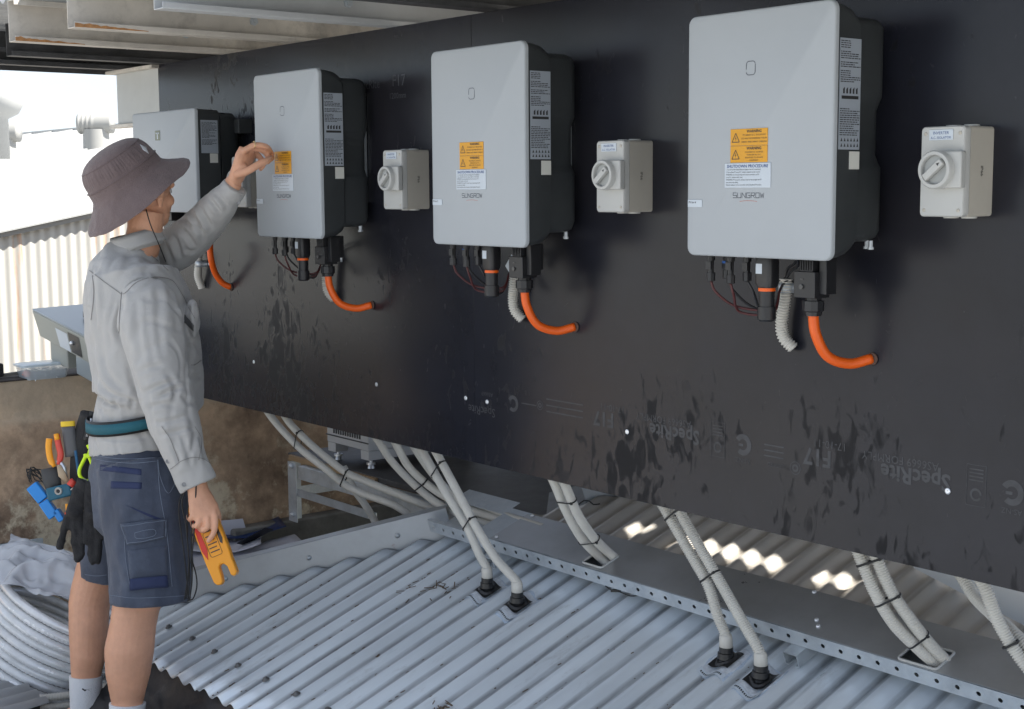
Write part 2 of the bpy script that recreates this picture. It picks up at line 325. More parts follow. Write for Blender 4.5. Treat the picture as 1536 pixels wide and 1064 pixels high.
def warm_bounce_tint(m):   # warm bounce light painted as a tan tint on the roof under the wall
    t = m.node_tree; b = t.nodes['Principled BSDF']; L = t.links.new; g = t.nodes.new('ShaderNodeNewGeometry'); sp = t.nodes.new('ShaderNodeSeparateXYZ'); L(g.outputs['Position'], sp.inputs[0])
    n = t.nodes.new('ShaderNodeTexNoise'); n.inputs['Scale'].default_value = 9; n.inputs['Detail'].default_value = 7; L(g.outputs['Position'], n.inputs['Vector'])
    a = t.nodes.new('ShaderNodeMath'); a.operation = 'MULTIPLY_ADD'; a.inputs[1].default_value = .35; L(n.outputs['Fac'], a.inputs[0]); L(sp.outputs['Y'], a.inputs[2])
    r = t.nodes.new('ShaderNodeMapRange'); r.inputs[1].default_value = .44; r.inputs[2].default_value = .56; r.inputs[4].default_value = .8; L(a.outputs[0], r.inputs[0])
    mm = t.nodes.new('ShaderNodeMixRGB'); mm.inputs['Color2'].default_value = (.52, .47, .40, 1); L(b.inputs['Base Color'].links[0].from_socket, mm.inputs['Color1']); L(r.outputs[0], mm.inputs['Fac']); L(mm.outputs[0], b.inputs['Base Color'])
warm_bounce_tint(M_roof)
def zc(x, off=0): return -.0085 + .0085 * math.cos(2 * math.pi * (x - CX0) / PITCH) + off
def cut(x): return (x + .974) / .909 - .286
roof = thing('corrugated_roof', (0, 0, -.62), kind='structure')
seams = [-1.30, -.542, -.085, .449, 1.058, 1.668, 2.277, 2.9]
for k in range(len(seams) - 1):
    xa, xb = seams[k], seams[k + 1] + .03; n = int((xb - xa) / PITCH * 10); mb = MB(); rows = 14; rs = []
    y0 = -.605 + .008 * math.sin(k * 2.3)
    for i in range(n + 1):
        x = xa + (xb - xa) * i / n; ym = min(1.7, max(y0 + .01, cut(x))); col = []
        for j in range(rows + 1):
            y = y0 + (ym - y0) * j / rows
            e = .0022 * max(0, 1 - (x - xa) / .05) + .001 * noise.noise((x * 2.5, y * 2, k))
            col.append((x, y, RZ + TS * y + zc(x) + e + .0006 * k))
        rs.append(col)
    vv = [p for c in rs for p in c]; ff = []
    for i in range(n):
        for j in range(rows): a = i * (rows + 1) + j; ff.append((a, a + rows + 1, a + rows + 2, a + 1))
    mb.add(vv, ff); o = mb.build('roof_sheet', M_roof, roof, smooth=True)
    s_ = o.modifiers.new('s', 'SOLIDIFY'); s_.thickness = .0016; s_.offset = -1
scr = MB(); scr.lathe([(.011, 0), (.0105, .0015), (.0065, .002), (.006, .007), (.001, .008)], (0, 0, 0), (0, -TS, 1), 10)
scm = scr.mesh('roof_screw', mat('weathered_screw', (.13, .13, .13), .5, .4), Vector((0, 0, 0)), True)
def part_obj(name, me, parent, loc):
    o = bpy.data.objects.new(name, me); COL.objects.link(o); o.parent = parent; o.location = Vector(loc) - ORG[root_of(parent).name]; return o
for (yy, x0_, x1_) in ((-.487, -5, 10), (.32, -1, 20)):
    for k in range(-4, 20):
        x = CX0 + .1524 * k
        if yy < cut(x) - .03: part_obj('roof_screw', scm, roof, (x, yy + .006 * math.sin(k * 5), RZ + TS * yy + .0035))
# leaf litter on the roof
lit = MB(); rnd = random.Random(3)
for (cx, cy, n_, sp) in ((.31, -.345, 46, .035), (-.28, .02, 16, .05), (-.2, .05, 14, .04), (.30, -.33, 18, .02)):
    for k in range(n_):
        x = cx + rnd.gauss(0, sp); y = cy + rnd.gauss(0, sp * .5); z = RZ + TS * y + zc(x) + .004 + rnd.random() * .006; a = rnd.random() * 6.28; l = .004 + rnd.random() * .012
        lit.obox((x, y, z), V(math.cos(a), math.sin(a), rnd.uniform(-.4, .4)) * l, V(-math.sin(a), math.cos(a), 0) * .0011, V(0, 0, .0007))
for k in range(260):
    x = rnd.uniform(-.9, 1.7); y = rnd.uniform(-.6, .15)
    if y > cut(x) - .03: continue
    kx = round((x - CX0) / PITCH - .5) + .5; x = CX0 + kx * PITCH + rnd.gauss(0, .006); z = RZ + TS * y + zc(x) + .002; l = .001 + abs(rnd.gauss(0, .0035))
    lit.obox((x, y, z), V(.2, .9, .3) * l, V(.001, 0, 0), V(0, 0, .0009))
tag(lit.build('leaf_litter', mat('litter', (.12, .08, .045), .95, var=.5, vscale=90)), 'scattered dry leaf scraps and grit on the corrugated roof', 'leaf litter', kind='stuff')

# hip channel along the cut ends of the sheets
hp = lambda t, off: V(-.974 + .909 * t, -.286 + t, RZ + TS * (-.286 + t)) + off
hd = V(.909, 1, TS).normalized(); hs = V(-1, .909, 0).normalized(); hn = hd.cross(hs).normalized()
if hn.z < 0: hn = -hn
h = thing('hip_channel', hp(0, V(0, 0, -.02)), 'long grey steel channel capping the cut ends of the roof sheets', 'steel channel')
a, b = hp(-.33, V(0, 0, 0)), hp(.553, V(0, 0, 0)); b2 = hp(.86, V(0, 0, 0)); b3 = hp(1.8, V(0, 0, 0))
def hbox(name, s0, s1, n0, n1, p, q, M=M_hip, bev=.002):
    mb = MB(); pr = [p + hs * s0 + hn * n0, p + hs * s1 + hn * n0, p + hs * s1 + hn * n1, p + hs * s0 + hn * n1]; mb.prism(pr, V(0, 0, 0), q - p); return mb.build(name, M, h, bevel=bev)
hbox('web', .012, .015, -.02, .078, a, b); hbox('top_flange', .015, .075, .075, .078, a, b); hbox('back_lip', .072, .075, .052, .0745, a, b)
hbox('web', .012, .015, -.02, .055, b2, b3); hbox('top_flange', .015, .052, .052, .055, b2, b3)
for t in (-.2, .02, .22, .43):
    mb = MB(); p = hp(t, V(0, 0, 0)) + hs * .012 + hn * .03; mb.lathe([(.009, 0), (.009, .002), (.005, .003), (.004, .006)], p, -hs, 8); mb.build('screw', M_galv, h, smooth=True)
# sub flashing under the wavy ends
mb = MB(); mb.add([hp(-.35, V(0, 0, -.023)) - hs * .03, hp(1.9, V(0, 0, -.023)) - hs * .03, hp(1.9, V(0, 0, -.023)) + hs * .35, hp(-.35, V(0, 0, -.023)) + hs * .35], [(0, 1, 2, 3)])
o = mb.build('valley_flashing', mat('valley_steel', (.22, .23, .24), .6, .5, var=.25, vscale=8, bump=.2, bscale=60)); o.modifiers.new('s', 'SOLIDIFY').thickness = .0015; tag(o, kind='structure')

# membrane drooping from the sheet ends to the gutter floor
mb = MB(); NX, NY = 110, 26; vs = []; fs = []
for j in range(NY + 1):
    for i in range(NX + 1):
        x = -1.0 + 3.2 * i / NX; t = j / NY; y = -.575 - .26 * t; z = -.645 - .24 * t ** .8
        d = .028 * noise.noise((x * 7, t * 5, 3)) + .014 * noise.noise((x * 25, t * 15, 1)); vs.append((x, y + d * .4, z + d * (1 if 0 < j else 0)))
for j in range(NY):
    for i in range(NX): fs.append((j * (NX + 1) + i, j * (NX + 1) + i + 1, (j + 1) * (NX + 1) + i + 1, (j + 1) * (NX + 1) + i))
mb.add(vs, fs); tag(mb.build('bitumen_membrane', M_mem, smooth=True), 'rumpled black bitumen membrane sloping from the roof edge to the gutter', 'membrane')

# lower neighbouring roof: bottom left corner, extended unseen past the camera for bounce light
mb = MB(); n = 1300; vs = []; fs = []
for i in range(n + 1):
    x = -2.2 + 9.9 * i / n
    for j in range(9):
        y = -(.79 if x < -1.12 else .95) - 9 * (j / 8) ** 1.5; vs.append((x, y, -.80 + .03 * (y + .8) + zc(x)))
for i in range(n):
    for j in range(8): a_ = i * 9 + j; fs.append((a_, a_ + 9, a_ + 10, a_ + 1))
mb.add(vs, fs); o = mb.build('lower_roof', M_lroof, smooth=True); o.modifiers.new('s', 'SOLIDIFY').thickness = .0016; tag(o, kind='structure')

# parapet of old rendered concrete
mb = MB(); NX, NY = 140, 34; vs = []; fs = []
for j in range(NY + 1):
    for i in range(NX + 1):
        y = -2.6 + 6 * i / NX; z = -.95 + .98 * j / NY; st = .03 if z < -.125 else 0
        d = .006 * noise.noise((y * 5, z * 5, 0)) + .003 * noise.noise((y * 18, z * 18, 5)); vs.append((-2.3 + st + d, y, z))
for j in range(NY):
    for i in range(NX): fs.append((j * (NX + 1) + i, j * (NX + 1) + i + 1, (j + 1) * (NX + 1) + i + 1, (j + 1) * (NX + 1) + i))
mb.add(vs, fs); pt = thing('parapet_wall', (-2.35, 0, -.95), 'old brown stained rendered parapet behind the worker', 'wall')
mb.build('render_face', M_conc, pt, smooth=True, auto=50)
mb = MB(); mb.box((-2.48, -2.6, -3.2), (-2.301, 3.4, .028)); mb.build('core', M_conc, pt)
mb = MB(); mb.box((-2.49, -2.6, .030), (-2.295, .9, .036)); mb.build('capping', mat('dark_capping', (.05, .04, .035), .8, var=.3), pt)
mb = MB(); mb.box((-2.272, .42, -.9), (-2.2, 3.4, -.665)); mb.build('base_kerb', M_kerb, pt, bevel=.01)
mb = MB(); mb.box((-2.268, -1.4, -.9), (-2.19, -.42, -.575)); mb.build('base_kerb', M_kerb, pt, bevel=.01)

# ------------------------------------------------------------------ far white shed
sd = thing('white_shed', (-5.2, 2, -3.2), 'sunlit white corrugated shed with rusty streaks behind the parapet', 'shed')
wx = -5.0; p0 = Px(0, 348, wx); p1 = Px(140, 318, wx); sl_ = (p1.z - p0.z) / (p1.y - p0.y); wtop = lambda y: p0.z + sl_ * (y - p0.y)
mb = MB(); n = 1100; vs = []; fs = []
for i in range(n + 1):
    y = -3.5 + 8 * i / n; x = wx + .005 * math.cos(2 * math.pi * y / .06); vs += [(x, y, -3.2), (x, y, wtop(y) - .01)]
for i in range(n): fs.append((2 * i, 2 * i + 2, 2 * i + 3, 2 * i + 1))
mb.add(vs, fs); mb.build('wall', M_white, sd, smooth=True)
M_wroof = mat('white_roof', (.36, .365, .36), .5, var=.04)
ryo = Pn(0, 205, (0, -sl_, 1), p0.z - sl_ * p0.y)
mb = MB(); mb.add([(wx + .06, -3.5, wtop(-3.5)), (wx + .06, ryo.y, wtop(ryo.y)), (-40, ryo.y, wtop(ryo.y)), (-40, -3.5, wtop(-3.5))], [(0, 1, 2, 3)]); o = mb.build('roof', M_wroof, sd)
for k in range(26):   # standing laps on the roof
    mb = MB(); x = wx - .2 - .9 * k; mb.prism([V(x, -3.5, wtop(-3.5)), V(x + .03, -3.5, wtop(-3.5)), V(x + .03, -3.5, wtop(-3.5) + .018), V(x, -3.5, wtop(-3.5) + .018)], V(0, 0, 0), V(0, ryo.y + 3.5, wtop(ryo.y) - wtop(-3.5))); mb.build('roof_lap', M_wroof, sd)
mb = MB(); mb.prism([V(wx + .02, -3.5, wtop(-3.5) - .03), V(wx + .04, -3.5, wtop(-3.5) - .03), V(wx + .04, -3.5, wtop(-3.5) + .004), V(wx + .02, -3.5, wtop(-3.5) + .004)], V(0, 0, 0), V(0, ryo.y + 3.5, wtop(ryo.y) - wtop(-3.5))); mb.build('barge', mat('barge_grey', (.2, .2, .19), .6), sd)
mb = MB(); mb.box((-40, ryo.y - .06, wtop(ryo.y) - .05), (wx + .07, ryo.y + .1, wtop(ryo.y) + .03)); mb.build('ridge_cap', M_wroof, sd)
# roof vents
M_vent = mat('vent_white', (.27, .27, .26), .5)
def vent(px_, py_top, py_bot, lab, sc=1.0):
    d = 9.2; ob = Pn(px_, py_bot, (0, -sl_, 1), p0.z - sl_ * p0.y); s_ = (py_bot - py_top) * ((ob - CC).dot(CF)) / FPX
    v = thing('roof_vent', ob, lab, 'roof vent', 'white vents on the shed roof'); r = s_ * .33
    mb = MB(); mb.cyl(ob - V(0, 0, .1), ob + V(0, 0, s_ * .55), r * 1.2, r * 1.15, 20); mb.build('riser', M_vent, v, smooth=True, auto=40)
    c = ob + V(0, 0, s_ * .72); ax = (CR * -1).normalized(); ax.z = 0; mb = MB()
    pts = [c - ax * (r * 1.55) + ax * (r * 3.1 * k / 24) for k in range(25)]
    mb.tube(pts, lambda i: r * (.95 if i % 3 else .85) if i > 12 else r * .9, 20); mb.build('cowl', M_vent, v, smooth=True)
    return v
vent(145, 172, 222, 'fat white ribbed roof vent standing nearest the light grey end panel'); vent(5, 185, 235, 'white roof vent partly cut by the left edge of the photo')
tkp = Pn(0, 200, (0, -sl_, 1), p0.z - sl_ * p0.y)
tq = Pd(0, 160, 11.5); mb = MB(); mb.lathe([(.06, -.42), (.06, -.1), (.14, -.06), (.2, .04), (.19, .14), (.1, .2), (.001, .21)], tq, (0, 0, 1), 20)
tag(mb.build('ventilator_cowl', M_wroof, smooth=True), 'bulbous white ventilator high against the sky at the left edge', 'ventilator')

# ------------------------------------------------------------------ backing wall, end panel
SH = []
def sheet(x0, x1, lab):
    t = thing('formply_sheet', ((x0 + x1) / 2, .009, 0), lab, 'plywood sheet', 'black formply sheets of the backing wall')
    mb = MB(); mb.box((x0, 0, 0), (x1, .017, 1.2)); mb.build('panel', M_board, t, bevel=.0007, seg=1)
    mb = MB(); mb.box((x0 + .002, .0172, .002), (x1 - .002, .019, 1.198)); mb.build('back_veneer', M_ply, t)
    SH.append(t); return t
sL = sheet(-1.880, -.0004, 'black formply sheet on the left, carrying the inverter the worker touches')
sR = sheet(.0004, 2.40, 'black formply sheet on the right, carrying the two nearest inverters')
sX = sheet(2.4024, 3.6, 'black formply sheet beyond the right edge of the picture')
def screw_at(p, par):
    mb = MB(); mb.lathe([(.0065, 0), (.0062, .0012), (.003, .002), (.002, .0012), (.0005, .0012)], p, (0, -1, 0), 14); mb.build('screw_head', M_screw, par, smooth=True)
for x, z in ((-1.223, .166), (-.479, .166), (-.04, .174)): screw_at(V(x, -.0005, z), sL)
for x, z in ((.055, .174), (.598, .163), (1.484, .163), (1.9, .165)): screw_at(V(x, -.0005, z), sR)
# white ink print, upside down like in the place
def band(mb, c, r0, r1, a0, a1, n=20, y=-.0006, sx=1):
    vs = []
    for k in range(n + 1):
        a = R(a0 + (a1 - a0) * k / n); vs += [(c[0] + r0 * math.cos(a) * sx, y, c[1] + r0 * math.sin(a)), (c[0] + r1 * math.cos(a) * sx, y, c[1] + r1 * math.sin(a))]
    mb.add(vs, [(2 * k, 2 * k + 1, 2 * k + 3, 2 * k + 2) for k in range(n)])
def q(mb, x0, z0, x1, z1, y=-.0006): mb.add([(x0, y, z0), (x1, y, z0), (x1, y, z1), (x0, y, z1)], [(0, 1, 2, 3)])
def print_row(X, par):
    # X = left edge of the upside-down row (which is where 'F17' sits)
    def tx(*a_, **k): m_ = MB(); text(*a_, None, None, flip=True, ret=m_, **k); m_.build('print', M_print, par)
    def sh(fn): m_ = MB(); fn(m_); m_.build('print', M_print, par)
    tx('F17', .050, (X + .062, -.0006, .2), bold=.0012); tx('17-10-11', .024, (X + .10, -.0006, .222)); tx('AS6669 FORMPLY', .0235, (X + .318, -.0006, .214)); tx('SpecRite', .046, (X + .345, -.0006, .194), bold=.0012)
    c0 = X + .40; sh(lambda m_: q(m_, c0 - .02, .144, c0 + .02, .1452)); sh(lambda m_: q(m_, c0 - .02, .222, c0 + .02, .2232)); sh(lambda m_: q(m_, c0 - .0212, .144, c0 - .02, .2232)); sh(lambda m_: q(m_, c0 + .02, .144, c0 + .0212, .2232))
    sh(lambda m_: band(m_, (c0, .166), .008, .0125, 0, 330))
    for k in range(4): sh(lambda m_: q(m_, c0 - .015, .192 + .007 * k, c0 + .015, .1945 + .007 * k))
    sh(lambda m_: (band(m_, (X + .475, .182), .012, .024, -130, 150), q(m_, X + .462, .178, X + .476, .184))); tx('AS-NZ', .015, (X + .497, -.0006, .152))
    for k in range(3): sh(lambda m_: q(m_, X + .535, .19 - .012 * k, X + .59, .193 - .012 * k))
    tx('CERTIFIED', .012, (X + .60, -.0006, .154))
    sh(lambda m_: band(m_, (X + .622, .152), .0125, .0145, 0, 360)); sh(lambda m_: band(m_, (X + .622, .152), .004, .0085, 0, 360))
print_row(.49, sR); print_row(1.145, sR); 
def pr1(par, fn): m_ = MB(); fn(m_); m_.build('print', M_print, par)
pr1(sR, lambda m_: text('SpecRite', .034, (.09, -.0006, .158), None, None, flip=True, ret=m_)); pr1(sR, lambda m_: band(m_, (.165, .182), .012, .022, -130, 150)); pr1(sR, lambda m_: band(m_, (.275, .19), .0105, .0125, 0, 360)); pr1(sR, lambda m_: band(m_, (.275, .19), .003, .007, 0, 360)); pr1(sR, lambda m_: q(m_, .2, .186, .26, .189)); pr1(sR, lambda m_: text('AS6669', .016, (.08, -.0006, .20), None, None, flip=True, ret=m_))
for k in range(3): pr1(sR, lambda m_: q(m_, .30, .176 + .016 * k, .44, .179 + .016 * k))
for b_, z_, x_, s_ in (('F17', 1.035, -.372, .046), ('1200mm', 1.0, -.388, .024), ('SpecRite', 1.035, -.56, .036)): pr1(sL, lambda m_: text(b_, s_, (x_, -.0006, z_), None, None, ret=m_))
mb = MB(); mb.box((-2.25, .002, 1.0), (-1.884, .016, 1.195)); tag(mb.build('end_panel', M_fc, bevel=.001), 'small light grey fibre cement panel left of the black wall', 'wall panel')
mb = MB(); mb.box((-2.3, -.012, .985), (-1.95, .03, .998)); tag(mb.build('panel_trim', M_beam, bevel=.001), 'thin pale trim strip under the light grey end panel', 'trim strip')
mb = MB(); mb.box((-2.28, -.03, 1.188), (-1.87, .0, 1.2)); tag(mb.build('head_flashing', M_beam, bevel=.001), 'short pale flashing along the top of the end panel', 'flashing')

# ------------------------------------------------------------------ awning overhead
def purlin(x, y0, y1, z, hgt, M, lab, flr=.05, rust=False):
    t = thing('purlin', (x, (y0 + y1) / 2, z), lab, 'steel purlin', 'steel purlins under the awning'); th = .0025
    mb = MB(); mb.box((x - th, y0, z), (x, y1, z + hgt)); mb.box((x + .0001, y0, z), (x + flr, y1, z + th)); mb.box((x + .0001, y0, z + hgt - th), (x + flr, y1, z + hgt)); mb.box((x + flr - th, y0, z + th + .0001), (x + flr, y1, z + .016)); mb.box((x + flr - th, y0, z + hgt - .016), (x + flr, y1, z + hgt - th - .0001))
    mb.build('channel', M, t, bevel=.0008, seg=1)
    mb = MB(); mb.lathe([(.014, 0), (.014, .006), (.009, .007), (.009, .014)], (x + .0005, -.13, z + .06), (1, 0, 0), 6)
    mb.build('bolt', M_galv, t, smooth=True, auto=40)
    if rust:
        mb = MB(); n = 26; top = []; 
        for k in range(n + 1):
            yy = y0 + .0 + (.22) * k / n; top.append((yy, .010 * (1 - k / n) * (1 + .7 * noise.noise((k * .5, x, 0))) + .002))
        for k in range(n): a_, b_ = top[k], top[k + 1]; mb.add([(x + flr + .0004, a_[0], z + .001), (x + flr + .0004, b_[0], z + .001), (x + flr + .0004, b_[0], z + .001 + b_[1]), (x + flr + .0004, a_[0], z + .001 + a_[1])], [(0, 1, 2, 3)])
        mb.build('rust_patch', M_rust, t)
    return t
purlin(-1.39 - .0, -.72, 1.9, 1.2, .125, M_beam, 'weathered pale purlin with rusty end, third from the left edge of the awning', rust=True)
purlin(-.93, -.72, 1.9, 1.2, .125, M_beam, 'weathered pale purlin with rust along its lower lip, left of the whitest one', rust=True)
purlin(-.395, -.71, 1.9, 1.2, .125, mat('pale_purlin', (.52, .53, .53), .5, .2, var=.08), 'whitest purlin, above the inverter the worker touches')
purlin(.06, -.70, 1.9, 1.2, .125, M_dark, 'dark purlin reaching the wall top between the second and third inverters')
purlin(.55, -.72, 1.9, 1.2, .125, M_beam, 'purlin just above the picture over the large nearest inverters'); purlin(1.0, -.72, 1.9, 1.2, .125, M_beam, 'purlin above the picture over the nearest inverter'); 
purlin(1.5, -.72, 1.9, 1.2, .125, M_beam, 'purlin above the picture over the nearest isolator'); purlin(2.0, -.72, 1.9, 1.2, .125, M_beam, 'purlin above the picture at its right edge')
purlin(-1.86, -.56, 1.9, 1.2, .11, M_dark, 'dark stained purlin, second from the left edge of the awning')
purlin(-2.2, -.62, 1.9, 1.2, .06, M_dark, 'dark purlin at the left edge of the awning')
for (xa, xb, y0, y1, nm) in ((-2.3, .93, -.70, 1.95, 'left'), (.93, 1.95, -.70, 1.25, 'front middle'), (.93, 1.95, 1.29, 1.95, 'rear middle'), (1.95, 3.7, -.70, 1.95, 'right')):  # unseen rear part added to keep sun off; its gap is shaped for sun spots
    mb = MB(); vs = []; fs = []; n = int((xb - xa) * 100)
    for i in range(n + 1):
        x = xa + (xb - xa) * i / n; z = 1.336 + .0085 * math.cos(2 * math.pi * x / PITCH); vs += [(x, y0, z), (x, y1, z)]
    for i in range(n): fs.append((2 * i, 2 * i + 2, 2 * i + 3, 2 * i + 1))
    mb.add(vs, fs); o = mb.build('awning_sheet', mat('awning_zinc', (.3, .31, .32), .5, .5, var=.15), smooth=True); o.modifiers.new('s', 'SOLIDIFY').thickness = .0016
    tag(o, 'corrugated awning sheet over the purlins, %s piece' % nm, 'awning sheet')
mb = MB(); mb.box((-2.3, 1.93, -.9), (.3, 1.95, 1.3)); mb.box((.3001, 1.93, -.2), (3.7, 1.95, .25)); tag(mb.build('rear_sun_screen', mat('rear_screen_sheet', (.35, .35, .33), .7, var=.1)), kind='structure')  # added screen, mostly unseen; heights shaped to admit sun and block it at left
mb = MB(); mb.box((-2.3, -.735, 1.19), (-2.296, 1.0, 1.345)); tag(mb.build('awning_barge', M_dark), 'dark barge strip closing the left side of the awning', 'barge strip')

# ================================================================== INVERTERS
def rr3(w_, h_, r, y, cx, cz, n=6): return [V(px_, y, pz_) for px_, pz_ in rrect(w_, h_, r, n, cx, cz)]
def cabtube(mb, pts, r, n=8, step=.006): mb.tube(spline(pts, step), r, n)
def fine_print(mb, x0, z0, x1, z1, rows, rnd, axis='x', const=0, hfrac=.45):
    dz = (z1 - z0) / rows
    for k in range(rows):
        z = z1 - dz * (k + .75); x = x0
        if rnd.random() < .12: continue
        end = x1 - (x1 - x0) * rnd.choice([0, 0, .1, .3, .5])
        while x < end:
            l = (x1 - x0) * rnd.uniform(.05, .18); e = min(end, x + l)
            if axis == 'x': mb.add([(x, const, z), (e, const, z), (e, const, z + dz * hfrac), (x, const, z + dz * hfrac)], [(0, 1, 2, 3)])
            else: mb.add([(const, x, z), (const, e, z), (const, e, z + dz * hfrac), (const, x, z + dz * hfrac)], [(0, 1, 2, 3)])
            x = e + (x1 - x0) * .025
W_, H_ = .37, .48
def inverter(X, Z, label, tagtxt):
    t = thing('solar_inverter', (X, -.1, Z), label, 'solar inverter', 'tall silver inverters in a row on the black wall'); o = V(X, 0, Z); rnd = random.Random(11)
    def sh(mb): mb.v = [p + o for p in mb.v]; return mb
    mb = MB(); c = (W_ / 2, H_ / 2)
    mb.rings([rr3(W_ - .008, H_ - .008, .014, -.2, *c), rr3(W_ - .002, H_ - .002, .017, -.1985, *c), rr3(W_, H_, .018, -.1955, *c), rr3(W_, H_, .018, -.1885, *c), rr3(W_ - .004, H_ - .004, .016, -.1875, *c)]); sh(mb).build('lid', M_lid, t, auto=50)
    mb = MB(); mb.rings([rr3(W_ - .005, H_ - .005, .017, -.187, *c), rr3(W_ - .006, H_ - .008, .02, -.165, *c), rr3(W_ - .008, H_ - .014, .03, -.135, *c), rr3(W_ - .010, H_ - .03, .035, -.118, *c), rr3(W_ - .03, H_ - .05, .035, -.110, *c)]); sh(mb).build('body', M_case, t, auto=40)
    out = []
    for x, z in ((.358, .05), (.358, .17), (.352, .18), (.3445, .195), (.3445, .285), (.352, .30), (.358, .312), (.358, .44), (.350, .452), (.335, .457)): out.append((x, z))
    out += [(W_ - x, z) for x, z in out[::-1]]; 
    out = [(.335, .032), (.350, .037)] + out + [(W_ - .350, .037), (W_ - .335, .032)]
    cx, cz = W_ / 2, .245
    def rg(y, s_): return [V(cx + (x - cx) * s_, y, cz + (z - cz) * s_) for x, z in out]
    mb = MB(); mb.rings([rg(-.112, 1.0), rg(-.05, 1.0), rg(-.036, .985), rg(-.028, .95)]); sh(mb).build('heat_sink', M_case, t, auto=40)
    mb = MB(); mb.box((.06, -.0275, .10), (.31, -.001, .42)); sh(mb).build('wall_bracket', M_galv, t, bevel=.001)
    # rating label on the right flank
    xs = W_ - .0020
    mb = MB(); mb.obox((xs - .0002, -.151, .309), V(0, .031, 0), V(0, 0, .102), V(.0007, 0, 0)); rl = sh(mb).build('rating_label', M_lblsil, t)
    mb = MB(); fine_print(mb, -.180, .330, -.122, .408, 20, rnd, 'y', xs + .0008); fine_print(mb, -.180, .232, -.122, .288, 14, rnd, 'y', xs + .0008)
    for k in range(6):
        for zz in (.212, .222): mb.add([(xs + .0008, -.177 + k * .0095, zz), (xs + .0008, -.171 + k * .0095, zz), (xs + .0008, -.174 + k * .0095, zz + .007)], [(0, 1, 2)])
    mb.add([(xs + .0008, -.176, .30), (xs + .0008, -.126, .30), (xs + .0008, -.126, .306), (xs + .0008, -.176, .306)], [(0, 1, 2, 3)])
    for k in range(5): mb.add([(xs + .0008, -.172 + k * .0095, .310), (xs + .0008, -.167 + k * .0095, .310), (xs + .0008, -.167 + k * .0095, .322), (xs + .0008, -.172 + k * .0095, .318)], [(0, 1, 2, 3)])
    sh(mb).build('lettering', M_lblblk, rl)
    mb = MB(); mb.obox((xs - .0004, -.1335, .187), V(0, .0145, 0), V(0, 0, .0165), V(.0008, 0, 0)); sh(mb).build('serial_label', mat('label_cream', (.6, .6, .55), .5), t)
    # emblem and name
    y = -.2004
    mb = MB(); band(mb, (.173, .375), .0055, .0072, 10, 90, 5, y); band(mb, (.163, .375), .0055, .0072, 90, 200, 7, y)
    q(mb, .163, .3805, .173, .3822, y); q(mb, .1558, .366, .1575, .3745, y); q(mb, .1786, .361, .1803, .3755, y); band(mb, (.163, .3615), .0055, .0072, 190, 270, 5, y); band(mb, (.173, .3615), .0055, .0072, 270, 380, 7, y); q(mb, .163, .3543, .173, .356, y)
    sh(mb).build('emblem', M_logo, t)
    mb = MB(); GL = {'S': [[(1, 1), (0, 1), (0, .5), (1, .5), (1, 0), (0, 0)]], 'U': [[(0, 1), (0, 0), (1, 0), (1, 1)]], 'N': [[(0, 0), (0, 1), (1, 0), (1, 1)]], 'G': [[(1, 1), (0, 1), (0, 0), (1, 0), (1, .5), (.5, .5)]], 'R': [[(0, 0), (0, 1), (1, 1), (1, .5), (0, .5)], [(.45, .5), (1, 0)]], 'O': [[(0, 0), (0, 1), (1, 1), (1, 0), (0, 0)]], 'W': [[(0, 1), (.2, 0), (.5, .8), (.8, 0), (1, 1)]]}
    for k, ch in enumerate('SUNGROW'):
        for pl_ in GL[ch]:
            for (ax_, az_), (bx_, bz_) in zip(pl_, pl_[1:]):
                u_ = V(.126 + k * .0118 + ax_ * .0088, y, .1175 + az_ * .0095); w2_ = V(.126 + k * .0118 + bx_ * .0088, y, .1175 + bz_ * .0095); d_ = (w2_ - u_).normalized(); n_ = V(-d_.z, 0, d_.x) * .00065; u_ = u_ - d_ * .0005; w2_ = w2_ + d_ * .0005
                mb.add([u_ - n_, w2_ - n_, w2_ + n_, u_ + n_], [(0, 1, 2, 3)])
    lt = sh(mb).build('maker_name', M_logo, t)
    mb = MB(); band(mb, (.166, -.05), .1615, .1622, 82, 98, 10, y); sh(mb).build('red_arc', M_red, t)
    # labels
    def plate(name, M, x0, z0, x1, z1, th=.0012):
        mb = MB(); mb.box((x0, -.2002 - th, z0), (x1, -.2002, z1)); return sh(mb).build(name, M, t, bevel=.0006, seg=1)
    for zz, ls in ((.2195, ['PV ARRAY D.C. ISOLATORS', 'DO NOT DE-ENERGISE THE PV', 'ARRAY AND ARRAY CABLING']), (.1865, ['MULTIPLE D.C. SOURCES', 'TURN OFF ALL D.C.', 'ISOLATORS TO ISOLATE', 'EQUIPMENT'])):
        p = plate('warning_label', M_yel, .118, zz, .214, zz + .0325); yy = -.2017
        mb = MB(); text('WARNING', .0078, (.180, yy, zz + .0248), None, None, align='CENTER', ret=mb, bold=.0002)
        for k, l in enumerate(ls): text(l, .0048 if len(ls) == 3 else .0042, (.180, yy, zz + .0185 - (.0066 if len(ls) == 3 else .0053) * k), None, None, align='CENTER', ret=mb)
        a, b_, c_ = V(.123, yy, zz + .007), V(.142, yy, zz + .007), V(.1325, yy, zz + .0245)
        for u, v_ in ((a, b_), (b_, c_), (c_, a)):
            d = (v_ - u).normalized(); nn = V(-d.z, 0, d.x) * .0008; mb.add([u - nn, v_ - nn, v_ + nn, u + nn], [(0, 1, 2, 3)])
        mb.add([(.1325, yy, zz + .0195), (.1305, yy, zz + .0135), (.1325, yy, zz + .0135), (.1315, yy, zz + .009), (.1345, yy, zz + .0145), (.1325, yy, zz + .0145)], [(0, 1, 2, 5), (5, 2, 3, 4)])
        sh(mb).build('lettering', M_lblblk, p)
    p = plate('shutdown_label', M_wht, .104, .137, .223, .1855, .0016); mb = MB(); yy = -.2021
